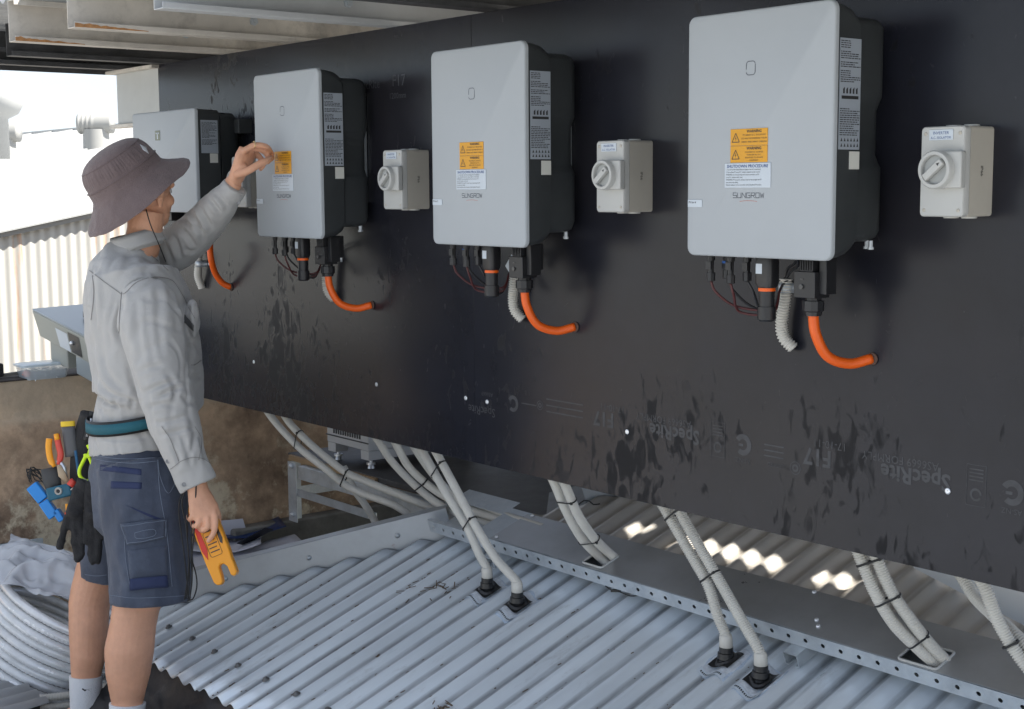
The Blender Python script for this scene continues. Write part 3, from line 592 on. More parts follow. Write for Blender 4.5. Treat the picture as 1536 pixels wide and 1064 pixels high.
    text('SHUTDOWN PROCEDURE', .0083, (.1635, yy, .1765), None, None, align='CENTER', ret=mb, bold=.00015, sx=1.08)
    mb2 = MB()
    for k, l in enumerate(['1. Turn off the Main Switch (Inverter Supply) at the A.C. switchboard', '2. Turn off the PV array D.C. isolator adjacent to the inverter', 'WARNING: do not open plug and socket connectors or PV', 'array D.C. isolator under load', 'WARNING: PV array D.C. isolator does not de-energise the PV', 'array and array cabling', 'Observe isolators at the connection of the Shutdown Procedure']):
        text(l, .0041, (.108, yy, .1715 - .0050 * k), None, None, ret=mb2, sx=.86 if k != 0 else .78)
    sh(mb).build('heading', M_blue, p); sh(mb2).build('lettering', M_lblblk, p)
    p = plate('small_label', M_wht, .003, .0985, .043, .1135); mb = MB(); text(tagtxt, .006, (.006, -.2017, .106), None, None, ret=mb, bold=.0001); sh(mb).build('lettering', M_lblblk, p)
    # underside fittings
    for k, (x, yd, L_) in enumerate(((.026, -.155, .055), (.048, -.13, .05), (.078, -.152, .058), (.112, -.140, .052))):
        mb = MB(); mb.tube([(x, yd, .006), (x, yd, -.012), (x, yd, -.0121), (x, yd, -L_ + .018)], [.0085, .0085, .0065, .0062], 10); mb.tube([(x, yd, -L_ + .018), (x, yd, -L_ + .001), (x, yd, -L_)], [.0092, .0092, .006], 8); mb.box((x - .007, yd - .0085, -.03), (x + .007, yd - .0045, -.014)); sh(mb).build('cable_connector', M_blackpl, t, auto=35)
    mb = MB(); mb.box((.043, -.1395, -.018), (.052, -.1385, -.013)); sh(mb).build('blue_clip', mat('blue_clip', (.02, .1, .35), .5), t)
    # dongle
    x, yd = .165, -.14
    mb = MB(); mb.rings([[V(a_, b_, z) for a_, b_ in rrect(.042 * s_, .034 * s_, .009, 4, x, yd)] for z, s_ in ((.004, .9), (-.01, 1), (-.052, 1), (-.062, .85))]); dg = sh(mb).build('dongle', M_blackpl, t, auto=40)
    mb = MB(); mb.box((x - .015, yd - .0176, -.034), (x + .001, yd - .0172, -.014)); sh(mb).build('dongle_label', M_wht, dg)
    mb = MB(); mb.cyl((x, yd, -.0625), (x, yd, -.069), .0175, .0175, 20); sh(mb).build('collar_ring', M_orange, t, auto=40)
    mb = MB(); mb.lathe([(.016, -.0691), (.0155, -.10), (.0185, -.1005), (.0185, -.126), (.014, -.13)], (x, yd, 0), (0, 0, 1), 14); sh(mb).build('gland', M_blackpl, t, auto=30)
    # AC connector
    x, yd = .262, -.115
    mb = MB(); mb.box((x - .028, yd - .026, -.078), (x + .024, yd + .02, -.026)); mb.box((x - .014, yd - .0262, -.026), (x + .018, yd + .015, .005)); mb.box((x + .0242, yd - .014, -.07), (x + .042, yd + .018, .004))
    for k in range(5): mb.box((x - .012 + k * .006, yd - .029, -.024), (x - .009 + k * .006, yd - .0263, 0))
    mb.box((x - .028, yd + .0202, -.06), (x + .02, yd + .045, .004)); ac = sh(mb).build('ac_connector', M_blackpl, t, bevel=.002)
    mb = MB(); mb.lathe([(.005, 0), (.005, .003), (.003, .0032)], (x - .008, yd - .0262, -.056), (0, -1, 0), 10); mb.box((x - .011, yd - .0275, -.042), (x - .004, yd - .0263, -.040)); sh(mb).build('screw', mat('connector_screw', (.06, .06, .06), .3), ac)
    x = .262
    mb = MB(); mb.lathe([(.016, -.078), (.016, -.084), (.0215, -.0845), (.0215, -.104), (.018, -.106), (.0165, -.114)], (x, yd, 0), (0, 0, 1), 10); sh(mb).build('gland', M_blackpl, t, auto=30)
    # cables from connectors sweeping to the grey conduit
    for k, (p0_, dx, M) in enumerate(((V(.026, -.155, -.053), 0, 'r'), (V(.048, -.13, -.048), .004, 'b'), (V(.078, -.152, -.056), -.02, 'r'), (V(.112, -.14, -.05), .01, 'b'))):
        mb = MB(); cabtube(mb, [p0_, p0_ + V(.008 + dx * .3, .008, -.025), p0_ + V(.05 + dx - .5 * p0_.x, .04, -.055 - .004 * k), V(.125, -.075, -.112 - .004 * k), V(.118, -.045, -.075), V(.120 + .003 * k, -.03, -.05)], .0026)
        sh(mb).build('cable', mat('red_cable', (.075, .014, .014), .45) if M == 'r' else M_blackpl, t, smooth=True)
    mb = MB(); cabtube(mb, [V(.2, -.09, .002), V(.185, -.07, -.02), V(.145, -.045, -.035), V(.122, -.03, -.052)], .0035); cabtube(mb, [V(.19, -.08, .002), V(.17, -.06, -.015), V(.13, -.035, -.03), V(.118, -.03, -.052)], .003); sh(mb).build('cable', M_blackpl, t, smooth=True)
    for xx in (.355, .33):
        mb = MB(); mb.lathe([(.004, 0), (.004, -.012), (.006, -.0121), (.006, -.017)], (xx, -.06 + .02 * (xx < .34), .034), (0, 0, 1), 8); sh(mb).build('foot_bolt', M_galv, t, auto=40)
    return t
I2 = inverter(-.816, .6043, 'silver inverter the worker is touching, with his fingers at its yellow label', 'PV Inv 2')
I3 = inverter(.0912, .6053, 'silver inverter in the middle of the picture between two isolator switches', 'PV Inv 3')
I4 = inverter(.982, .6060, 'largest and nearest silver inverter at the upper right', 'PV Inv 4')

# first inverter: wider than tall
t = thing('solar_inverter', (-1.44, -.1, .675), 'wide silver inverter partly behind the worker\'s hat, leftmost on the wall', 'solar inverter'); x0, x1, z0, z1 = -1.676, -1.206, .672, 1.008; cx, cz = (x0 + x1) / 2, (z0 + z1) / 2; ww, hh = x1 - x0, z1 - z0
mb = MB(); mb.rings([rr3(ww - .006, hh - .006, .008, -.2, cx, cz), rr3(ww, hh, .01, -.197, cx, cz), rr3(ww, hh, .01, -.188, cx, cz)]); mb.build('lid', M_lid, t, auto=50)
mb = MB(); mb.rings([rr3(ww - .004, hh - .004, .01, -.1875, cx, cz), rr3(ww - .006, hh - .008, .02, -.11, cx, cz), rr3(ww - .03, hh - .02, .02, -.10, cx, cz), rr3(ww - .03, hh - .024, .02, -.05, cx, cz), rr3(ww - .06, hh - .05, .02, -.03, cx, cz)]); mb.build('body', M_case, t, auto=40)
rnd = random.Random(5)
mb = MB(); mb.obox((x1 - .0014, -.148, .917), V(0, .030, 0), V(0, 0, .053), V(.0006, 0, 0)); rl = mb.build('rating_label', M_lblsil, t); mb = MB(); fine_print(mb, -.176, .89, -.122, .965, 20, rnd, 'y', x1 - .0004)
mb.build('lettering', M_lblblk, rl)
mb = MB(); mb.obox((x1 - .0012, -.134, .848), V(0, .014, 0), V(0, 0, .015), V(.0006, 0, 0)); mb.build('serial_label', MATS['label_cream'], t)
mb = MB(); mb.box((-1.497, -.2012, .912), (-1.460, -.2003, .945)); mb.build('display', mat('display_olive', (.12, .13, .08), .25), t, bevel=.0006)
mb = MB(); mb.box((-1.482, -.2016, .916), (-1.476, -.2013, .938)); q(mb, -1.49, .934, -1.466, .938, -.2016); mb.build('display_mark', M_wht, t)
mb = MB(); mb.box((-1.24, -.05, .93), (-1.19, -.0005, .975)); mb.build('bracket', M_case, t, bevel=.002)
mb = MB(); mb.box((-1.40, -.15, .64), (-1.33, -.09, .671)); mb.cyl((-1.365, -.12, .639), (-1.365, -.12, .60), .02, .018, 14); mb.build('ac_connector', M_blackpl, t, bevel=.002)
mb = MB(); mb.box((-1.62, -.15, .64), (-1.50, -.09, .671)); mb.build('connector_strip', M_blackpl, t, bevel=.002)

# ------------------------------------------------------------------ orange and grey conduits under each inverter
names = ['under the wide leftmost inverter', 'under the inverter the worker touches', 'under the middle inverter', 'under the nearest inverter']
for k, X in enumerate((-1.63 + .0, -.816, .0912, .982)):
    if k == 0: pts = [V(-1.40, -.12, .585), V(-1.405, -.11, .54), V(-1.40, -.09, .475), V(-1.39, -.04, .43), V(-1.378, .0, .41)]
    else: pts = [V(X + .262, -.115, .6055 - .108), V(X + .266, -.11, .6055 - .15), V(X + .276, -.085, .6055 - .195), V(X + .295, -.04, .6055 - .212), V(X + .319, -.001, .6055 - .203)]
    if k == 0: pts = [Py(315, 366, -.08), Py(316, 385, -.085), Py(322, 408, -.06), Py(333, 424, -.03), Py(346, 431, -.001)]
    t = thing('orange_conduit', pts[-1], 'smooth orange conduit curving into the board ' + names[k], 'orange conduit', 'orange conduits')
    mb = MB(); mb.tube(spline(pts, .006), .0105, 16); mb.build('pipe', M_orange, t, smooth=True)
    e = pts[-1]; mb = MB(); mb.lathe([(.0118, 0), (.0130, .0006), (.0124, .0022), (.0108, .0025)], e + V(.003, -.0003, 0), (0, -1, 0), 18); mb.build('hole_rim', M_ply, t, smooth=True)
    if k == 0: g0 = [Py(298, 377, -.02), Py(298, 395, -.024), Py(297, 415, -.022), Py(303, 432, -.008)]; cl = Py(300, 396, -.02)
    else: g0 = [V(X + .118, -.026, .555), V(X + .117, -.027, .52), V(X + .108, -.026, .46), V(X + .112, -.022, .43), V(X + .128, -.010, .408)]; cl = V(X + .116, -.024, .536)
    t = thing('grey_conduit', g0[-1], 'short grey corrugated conduit clamped to the board ' + names[k], 'grey conduit', 'short grey conduits')
    mb = MB(); corr(mb, g0, .0125, pitch=.006, amp=.0014); mb.build('pipe', M_cond, t, smooth=True)
    mb = MB(); rs = []
    for i in range(13):
        a = R(180 * i / 12); rs.append(V(math.cos(a) * .0150, -math.sin(a) * .0165, 0))
    prof = [cl + V(-.028, .022, 0), cl + V(-.0152, .022, 0)] + [cl + V(-r_.x, r_.y, 0) for r_ in [V(math.cos(R(180 * i / 12)) * .0150, -math.sin(R(180 * i / 12)) * .0165, 0) for i in range(13)]] + [cl + V(.0152, .022, 0), cl + V(.046, .022, 0)]
    vs = []; 
    for p in prof: vs += [p + V(0, 0, -.011), p + V(0, 0, .011)]
    mb.add(vs, [(2 * i, 2 * i + 2, 2 * i + 3, 2 * i + 1) for i in range(len(prof) - 1)]); o = mb.build('saddle_clamp', M_galv, t, auto=40); o.modifiers.new('s', 'SOLIDIFY').thickness = .0014
    mb = MB(); mb.lathe([(.006, 0), (.005, .003), (.002, .0035)], cl + V(.032, .0205, 0), (0, -1, 0), 12); mb.build('screw', M_screw, t, smooth=True)
mb = MB(); pts = [Py(748, 400, -.06), Py(757, 395, -.055), Py(768, 384, -.055)]; mb.tube(spline(pts, .01), (.009, .001), 6); mb2 = MB(); mb2.obox(Py(766, 395, -.07), V(.03, 0, .035) * .45, V(-.008, 0, .008), V(0, .0005, 0)); tag(mb2.build('cable_tag', M_wht), 'crumpled white paper tag hanging beside the connector of the middle inverter', 'cable tag')

# ------------------------------------------------------------------ isolator switches
def isolator(X, label):
    Z = .6885; t = thing('isolator_switch', (X + .046, 0, Z), label, 'isolator switch', 'grey isolator switches between the inverters'); o = V(X, 0, Z); w_, h_ = .092, .163
    def sh(mb): mb.v = [p + o for p in mb.v]; return mb
    c = (w_ / 2, h_ / 2)
    mb = MB(); mb.rings([rr3(w_, h_, .006, -.0735, *c, 3), rr3(w_ - .0005, h_, .006, -.0005, *c, 3)]); sh(mb).build('base', M_iso2, t, auto=40)
    mb = MB(); mb.rings([rr3(w_ - .004, h_ - .004, .007, -.092, *c, 3), rr3(w_, h_, .008, -.0895, *c, 3), rr3(w_, h_, .008, -.0745, *c, 3)]); sh(mb).build('cover', M_iso, t, auto=40)
    mb = MB(); mb.box((.030, -.108, .052), (.096, -.0922, .118)); sh(mb).build('lock_plate', M_iso, t, bevel=.003)
    kc = V(.048, 0, .085)
    mb = MB(); n = 40; mb.lathe([(.0345, .0925), (.0345, .118), (.0325, .121), (.027, .1215), (.0255, .119), (.0255, .112), (.0001, .112)], kc, (0, -1, 0), n); sh(mb).build('dial_ring', M_iso, t, auto=40)
    mb = MB(); mb.cyl(kc + V(0, -.1122, 0), kc + V(0, -.1135, 0), .0252, .0252, 30); sh(mb).build('dial_face', M_dial, t, auto=40)
    d = V(math.cos(R(40)), 0, math.sin(R(40))); p_ = V(-d.z, 0, d.x)
    mb = MB(); mb.obox(kc + V(0, -.120, 0), d * .0235, V(0, .006, 0), p_ * .0065); hd_ = sh(mb).build('handle', M_iso, t, bevel=.0018)
    mb = MB(); a = kc + d * .016 + V(0, -.1262, 0); mb.add([a + d * .004, a + p_ * .003 - d * .003, a - p_ * .003 - d * .003], [(0, 1, 2)]); sh(mb).build('pointer', M_lblblk, hd_)
    for x in (.010, .082):
        for z in (.012, .150):
            mb = MB(); mb.lathe([(.0035, 0), (.0032, .0008), (.001, .0009)], V(x, -.0921, z), (0, -1, 0), 10); sh(mb).build('cover_screw', M_iso2, t, smooth=True)
    for x in (.03, .068):
        for z, s_ in ((h_, 1), (0, -1)): mb = MB(); mb.cyl(V(x, -.035, z), V(x, -.035, z + .0035 * s_), .0145, .0135, 20); sh(mb).build('knockout_plug', M_iso, t, auto=40)
    mb = MB(); mb.box((.018, -.0935, .138), (.068, -.0923, .157)); lb = sh(mb).build('name_label', M_wht, t, bevel=.0004, seg=1)
    mb = MB(); text('INVERTER', .0075, (.043, -.0938, .1485), None, None, align='CENTER', ret=mb); text('A.C. ISOLATOR', .0062, (.043, -.0938, .1405), None, None, align='CENTER', ret=mb); sh(mb).build('lettering', M_blue, lb)
    mb = MB(); text('IP66', .011, (w_ + .0004, -.040, .092), None, None, ax=(0, 0, -1), ay=(0, 1, 0), ret=mb); sh(mb).build('side_print', M_lblblk, t)
isolator(1.467, 'nearest grey isolator switch, at the far right beside the largest inverter'); isolator(.5885, 'grey isolator switch between the middle inverter and the nearest inverter')
isolator(-.2895, 'grey isolator switch between the touched inverter and the middle inverter'); isolator(-1.168, 'grey isolator switch half hidden behind the worker\'s raised hand')

# ================================================================== CABLE TRAY
SD = V(0, 1, TS).normalized(); SN = V(0, -TS, 1).normalized(); SX = V(1, 0, 0)
def T(x, s, n=0): return V(x, .202, RZ + TS * .202 + .0) + SD * s + SN * (.083 + n)   # tray frame: s=0 front face, n=0 top
TW = .150
tray = thing('cable_tray', (.6, .27, -.34), 'long galvanised cable tray with a row of holes along its front edge', 'cable tray')
mb = MB(); cell = .05; x = -.475; nC = 62
for k in range(nC):
    xa = x + cell * k; cc = T(xa + cell / 2, 0, -.022); inn = []; outp = []
    for i in range(12):
        a = R(30 * i); ca, sa = math.cos(a), math.sin(a); inn.append(cc + SX * (ca * .0056) + SN * (sa * .0056)); m_ = max(abs(ca), abs(sa)); 
        ex, ey = ca / m_ * cell / 2, sa / m_ * .020; outp.append(cc + SX * ex + SN * ey)
    # outline with corners kept square
    mb.add(inn + outp, [(i, (i + 1) % 12, (i + 1) % 12 + 12, i + 12) for i in range(12)])
    for sx_ in (-1, 1):
        for sy in (-1, 1):
            kk = [i for i in range(12) if (math.cos(R(30 * i)) * sx_ > .01 and math.sin(R(30 * i)) * sy > .01)]
            mb.add([outp[kk[0]], outp[kk[1]], cc + SX * (sx_ * cell / 2) + SN * (sy * .020)], [(0, 1, 2)])
xe = x + cell * nC
o = mb.build('front_side', M_galv, tray); md = o.modifiers.new('s', 'SOLIDIFY'); md.thickness = .0012; md.offset = 0
mb = MB(); mb.add([T(x, 0, -.002), T(xe, 0, -.002), T(xe, .012, -.0018), T(x, .012, -.0018)], [(0, 1, 2, 3)]); mb.add([T(x, TW, -.002), T(xe, TW, -.002), T(xe, TW - .012, -.0018), T(x, TW - .012, -.0018)], [(0, 1, 2, 3)]); mb.build('side_lip', M_galv, tray)
mb = MB(); mb.add([T(x, 0, -.042), T(xe, 0, -.042), T(xe, TW, -.042), T(x, TW, -.042)], [(0, 1, 2, 3)]); mb.add([T(x, TW, -.042), T(xe, TW, -.042), T(xe, TW, -.002), T(x, TW, -.002)], [(0, 1, 2, 3)]); o = mb.build('tray_base', M_galv, tray); o.modifiers.new('s', 'SOLIDIFY').thickness = .001
# open crossing arm at the left end
def arm(x0, x1, s0, s1):
    mb = MB(); mb.add([T(x0, s0, .002), T(x1, s0, .002), T(x1, s1, .002), T(x0, s1, .002)], [(0, 1, 2, 3)]); return mb
mb = MB(); mb.add([T(-.245, .002, 0), T(-.15, .002, 0), T(-.15, TW + .01, 0), T(-.245, TW + .01, 0)], [(0, 1, 2, 3)]); mb.add([T(-.50, TW - .028, 0), T(-.2452, TW - .028, 0), T(-.2452, TW + .045, 0), T(-.50, TW + .045, 0)], [(0, 1, 2, 3)]); o = mb.build('corner_cover', M_galv, tray); o.modifiers.new('s', 'SOLIDIFY').thickness = .0012
# lid with openings
lid = thing('tray_lid', (.9, .27, -.33), 'flat galvanised lid lying on the cable tray, with two rubber edged openings', 'tray lid')
HO = [(.232, .310, .010, .078), (1.255, .352 + 1.0, .003, .075)]
xs_ = sorted([-.158, xe] + [h_[0] for h_ in HO] + [h_[1] for h_ in HO]); mb = MB()
for i in range(len(xs_) - 1):
    a_, b_ = xs_[i], xs_[i + 1]; hole = [h_ for h_ in HO if abs(h_[0] - a_) < 1e-6]
    for s0, s1 in ([(-.002, hole[0][2]), (hole[0][3], TW + .002)] if hole else [(-.002, TW + .002)]):
        n_ = max(1, int((b_ - a_) / .15))
        for k in range(n_):
            u0 = a_ + (b_ - a_) * k / n_; u1 = a_ + (b_ - a_) * (k + 1) / n_
            bb = lambda u: .0008 * math.sin(u * 9) 
            mb.add([T(u0, s0, .0022 + bb(u0)), T(u1, s0, .0022 + bb(u1)), T(u1, s1, .0022 + bb(u1)), T(u0, s1, .0022 + bb(u0))], [(0, 1, 2, 3)])
o = mb.build('lid_sheet', M_tray, lid); md = o.modifiers.new('s', 'SOLIDIFY'); md.thickness = .001; md.offset = 1
for h_ in HO:
    mb = MB(); loop = [T(px_, ps_, .004) for px_, ps_ in rrect(h_[1] - h_[0], h_[3] - h_[2], .008, 4, (h_[0] + h_[1]) / 2, (h_[2] + h_[3]) / 2)]
    mb.tube(loop, .0032, 8, closed=True, caps=False); mb.build('edge_trim', mat('edge_trim_grey', (.42, .42, .40), .5), lid, smooth=True)
for (xx, ss) in ((.92, .145), (1.02, .03), (-.14, .01), (-.13, .145), (1.0, .05)):
    mb = MB(); mb.lathe([(.006, 0), (.005, .004), (.002, .005)], T(xx, ss, .0032), SN, 8); mb.build('screw', M_screw, lid, smooth=True)
# support channels under the tray
for xx, lab in ((.955, 'short galvanised channel offcut poking out under the tray near the nearest boots'), (-.17, 'short galvanised channel offcut under the tray near the far boots'), (1.95, 'galvanised channel offcut under the tray beyond the right edge')):
    mb = MB(); a_, b_ = T(xx, -.035, 0), T(xx, TW + .03, 0); d = b_ - a_
    sec = [(0, -.0435), (.041, -.0435), (.041, -.0765), (.031, -.0765), (.031, -.074), (.0385, -.074), (.0385, -.046), (.0025, -.046), (.0025, -.074), (.010, -.074), (.010, -.0765), (0, -.0765)]
    mb.prism([a_ + SX * u + SN * v_ for u, v_ in sec], V(0, 0, 0), d); tag(mb.build('support_channel', M_galv), lab, 'steel channel', 'channels under the cable tray')

# ================================================================== CONDUITS BELOW THE WALL
def tie(name_, c, ax, r1, lab, par=None, wide=.0255):
    # loop of cable tie around two conduits side by side; ax = axis of run, r1 = half vector across the pair
    ax = ax.normalized(); u = (r1 - ax * r1.dot(ax)); L_ = u.length; u.normalize(); w_ = ax.cross(u); pts = []
    for k in range(20):
        a = 2 * math.pi * k / 20; pts.append(c + u * (math.cos(a) * .0145 + (L_ if math.cos(a) > 0 else -L_)) + w_ * math.sin(a) * .0148)
    mb = MB(); mb.tube(pts, (.0024, .0010), 6, closed=True, caps=False, side=ax)
    mb.obox(pts[3] + w_ * .002, u * .003, w_ * .002, ax * .003); mb.tube([pts[3] + w_ * .002, pts[3] + w_ * .008 + u * .003], .0009, 5)
    o = mb.build('cable_tie', M_tie, loc=c); tag(o, lab, 'cable tie'); return o
def conduit(pts, lab, grp, ribbed=True, r=.0125):
    mb = MB()
    if ribbed: corr(mb, pts, r, pitch=.0054, amp=.0013)
    else: corr(mb, pts, r, pitch=.0043, amp=.0004)
    o = mb.build('conduit', M_cond, smooth=True, loc=pts[-1]); tag(o, lab, 'conduit', grp); return o
def bt(x, y): c = Pr(x, y, 0); return [c + V(-.003, 0, .062), c + V(0, 0, .03)]
def pth(l): return [Py(a, b_, y) for a, b_, y in l]
cA = [pth([(385, 585, .10), (405, 623, .09), (446, 669, .10), (489, 704, .14), (517, 727, .18), (546, 741, .21), (595, 760, .26), (625, 785, .30), (640, 815, .31)]),
      pth([(410, 590, .10), (431, 630, .09), (458, 659, .10), (489, 686, .14), (521, 710, .18), (556, 725, .21), (605, 745, .27), (655, 768, .33), (690, 800, .36)]),
      pth([(515, 700, .25), (532, 735, .27), (548, 758, .29), (562, 782, .31), (572, 810, .31)])]
conduit(cA[0], 'lower grey conduit of the long pair sweeping down nearest the worker', 'conduits under the wall', False)
conduit(cA[1], 'upper grey conduit of the long pair sweeping down nearest the worker', 'conduits under the wall', False)
conduit(cA[2], 'short grey conduit dropping steeply behind the steel channel, below the long pair', 'conduits under the wall', False)
cB = [pth([(545, 630, .14), (567, 661, .15), (591, 696, .19), (630, 735, .25), (667, 762, .29), (705, 778, .30), (750, 792, .285), (800, 808, .27)]),
      pth([(575, 635, .14), (595, 668, .15), (613, 700, .19), (645, 730, .25), (680, 752, .29), (715, 768, .305), (760, 782, .29), (810, 798, .28)]),
      pth([(600, 630, .17), (618, 665, .19), (650, 712, .25), (690, 752, .30), (722, 765, .32), (765, 776, .30), (815, 792, .29)])]
for p_, l in zip(cB, ('left', 'middle', 'right')): conduit(p_, l + ' one of three grey conduits bending into the open end of the cable tray', 'conduits under the wall', False)
cC = [pth([(598, 615, .085), (633, 676, .085), (668, 738, .083), (700, 790, .08), (719, 832, .083)]) + bt(731, 884), pth([(618, 615, .085), (656, 682, .085), (690, 745, .083), (714, 790, .08), (744, 838, .08)]) + bt(776, 906)]
conduit(cC[0], 'left one of the crossing pair of grey conduits ending in the farther rubber boot', 'conduits under the wall', False)
conduit(cC[1], 'right one of the crossing pair of grey conduits ending in the second rubber boot', 'conduits under the wall', False)
cD = [pth([(815, 690, .06), (833, 728, .07), (850, 768, .11), (873, 808, .17), (900, 836, .232), (925, 858, .245)]), pth([(835, 695, .07), (850, 733, .08), (868, 774, .12), (890, 806, .18), (914, 830, .236), (940, 852, .25)])]
conduit(cD[0], 'left grey conduit of the pair entering the first lid opening', 'conduits under the wall', False); conduit(cD[1], 'right grey conduit of the pair entering the first lid opening', 'conduits under the wall', False)
cE = [pth([(975, 725, .10), (1001, 770, .105), (1038, 835, .11), (1062, 878, .113), (1077, 925, .122)]) + bt(1089, 991), pth([(1000, 728, .10), (1024, 776, .105), (1058, 835, .11), (1084, 880, .113), (1115, 935, .107)]) + bt(1141, 1019)]
conduit(cE[0], 'left ribbed grey conduit of the pair running to the near boots', 'conduits under the wall'); conduit(cE[1], 'right ribbed grey conduit of the pair, ending in the lowest boot', 'conduits under the wall')
cF = [pth([(1275, 795, .085), (1291, 838, .09), (1313, 890, .10), (1342, 937, .13), (1380, 975, .175), (1408, 1000, .215), (1430, 1025, .225)]), pth([(1298, 795, .095), (1315, 838, .105), (1337, 887, .12), (1366, 930, .15), (1396, 968, .19), (1422, 995, .222), (1445, 1020, .23)])]
conduit(cF[0], 'left ribbed conduit of the pair entering the second lid opening', 'conduits under the wall'); conduit(cF[1], 'right ribbed conduit of the pair entering the second lid opening', 'conduits under the wall')
cG = [pth([(1455, 840, .09), (1478, 884, .10), (1496, 930, .11), (1522, 975, .12), (1560, 1025, .13)]), pth([(1440, 860, .20), (1462, 895, .19), (1492, 925, .17), (1520, 950, .15), (1570, 1000, .14)])]
conduit(cG[0], 'front ribbed conduit leaving the picture at the right edge', 'conduits under the wall'); conduit(cG[1], 'rear ribbed conduit crossing behind the front one at the right edge', 'conduits under the wall')
def mid(ca, cb, pxa, pxb):   # tie at pixel heights
    def near(c, py):
        best = None
        for i in range(len(c) - 1):
            for k in range(20):
                p = c[i].lerp(c[i + 1], k / 20); d = p - CC; yy = 532 - FPX * d.dot(CU) / d.dot(CF)
                if best is None or abs(yy - py) < best[0]: best = (abs(yy - py), p, c[i + 1] - c[i])
        return best[1], best[2]
    (a, da), (b_, db) = near(spline(ca, .02), pxa), near(spline(cb, .02), pxb)
    return (a + b_) / 2, (da + db), (b_ - a) / 2
TIES = [(cA[0], cA[1], 665, 655, 'uppermost cable tie on the long pair of conduits'), (cA[0], cA[1], 722, 712, 'second cable tie on the long pair of conduits'), (cB[0], cB[1], 733, 722, 'cable tie on the conduits bending into the tray end'), (cC[0], cC[1], 706, 702, 'upper cable tie on the crossing pair'), (cC[0], cC[1], 788, 784, 'cable tie where the crossing pair passes the tray'),
        (cD[0], cD[1], 752, 748, 'upper cable tie of the pair entering the first lid opening'), (cD[0], cD[1], 816, 803, 'lower cable tie of the pair entering the first lid opening'), (cE[0], cE[1], 775, 768, 'cable tie at the wall edge on the pair to the nearer boots'), (cE[0], cE[1], 870, 860, 'cable tie above the tray front on the pair to the nearer boots'),
        (cF[0], cF[1], 844, 842, 'cable tie at the wall edge on the second opening pair'), (cF[0], cF[1], 903, 897, 'middle cable tie on the second opening pair'), (cF[0], cF[1], 966, 953, 'lowest cable tie on the second opening pair')]
for a, b_, pa, pb, l in TIES: c, d, u = mid(a, b_, pa, pb); tie('t', c, d, u, l)
tie('t', Py(1516, 967, .115), cG[0][3] - cG[0][2], V(.003, .002, 0), 'thick black cable tie on the front conduit at the right edge')

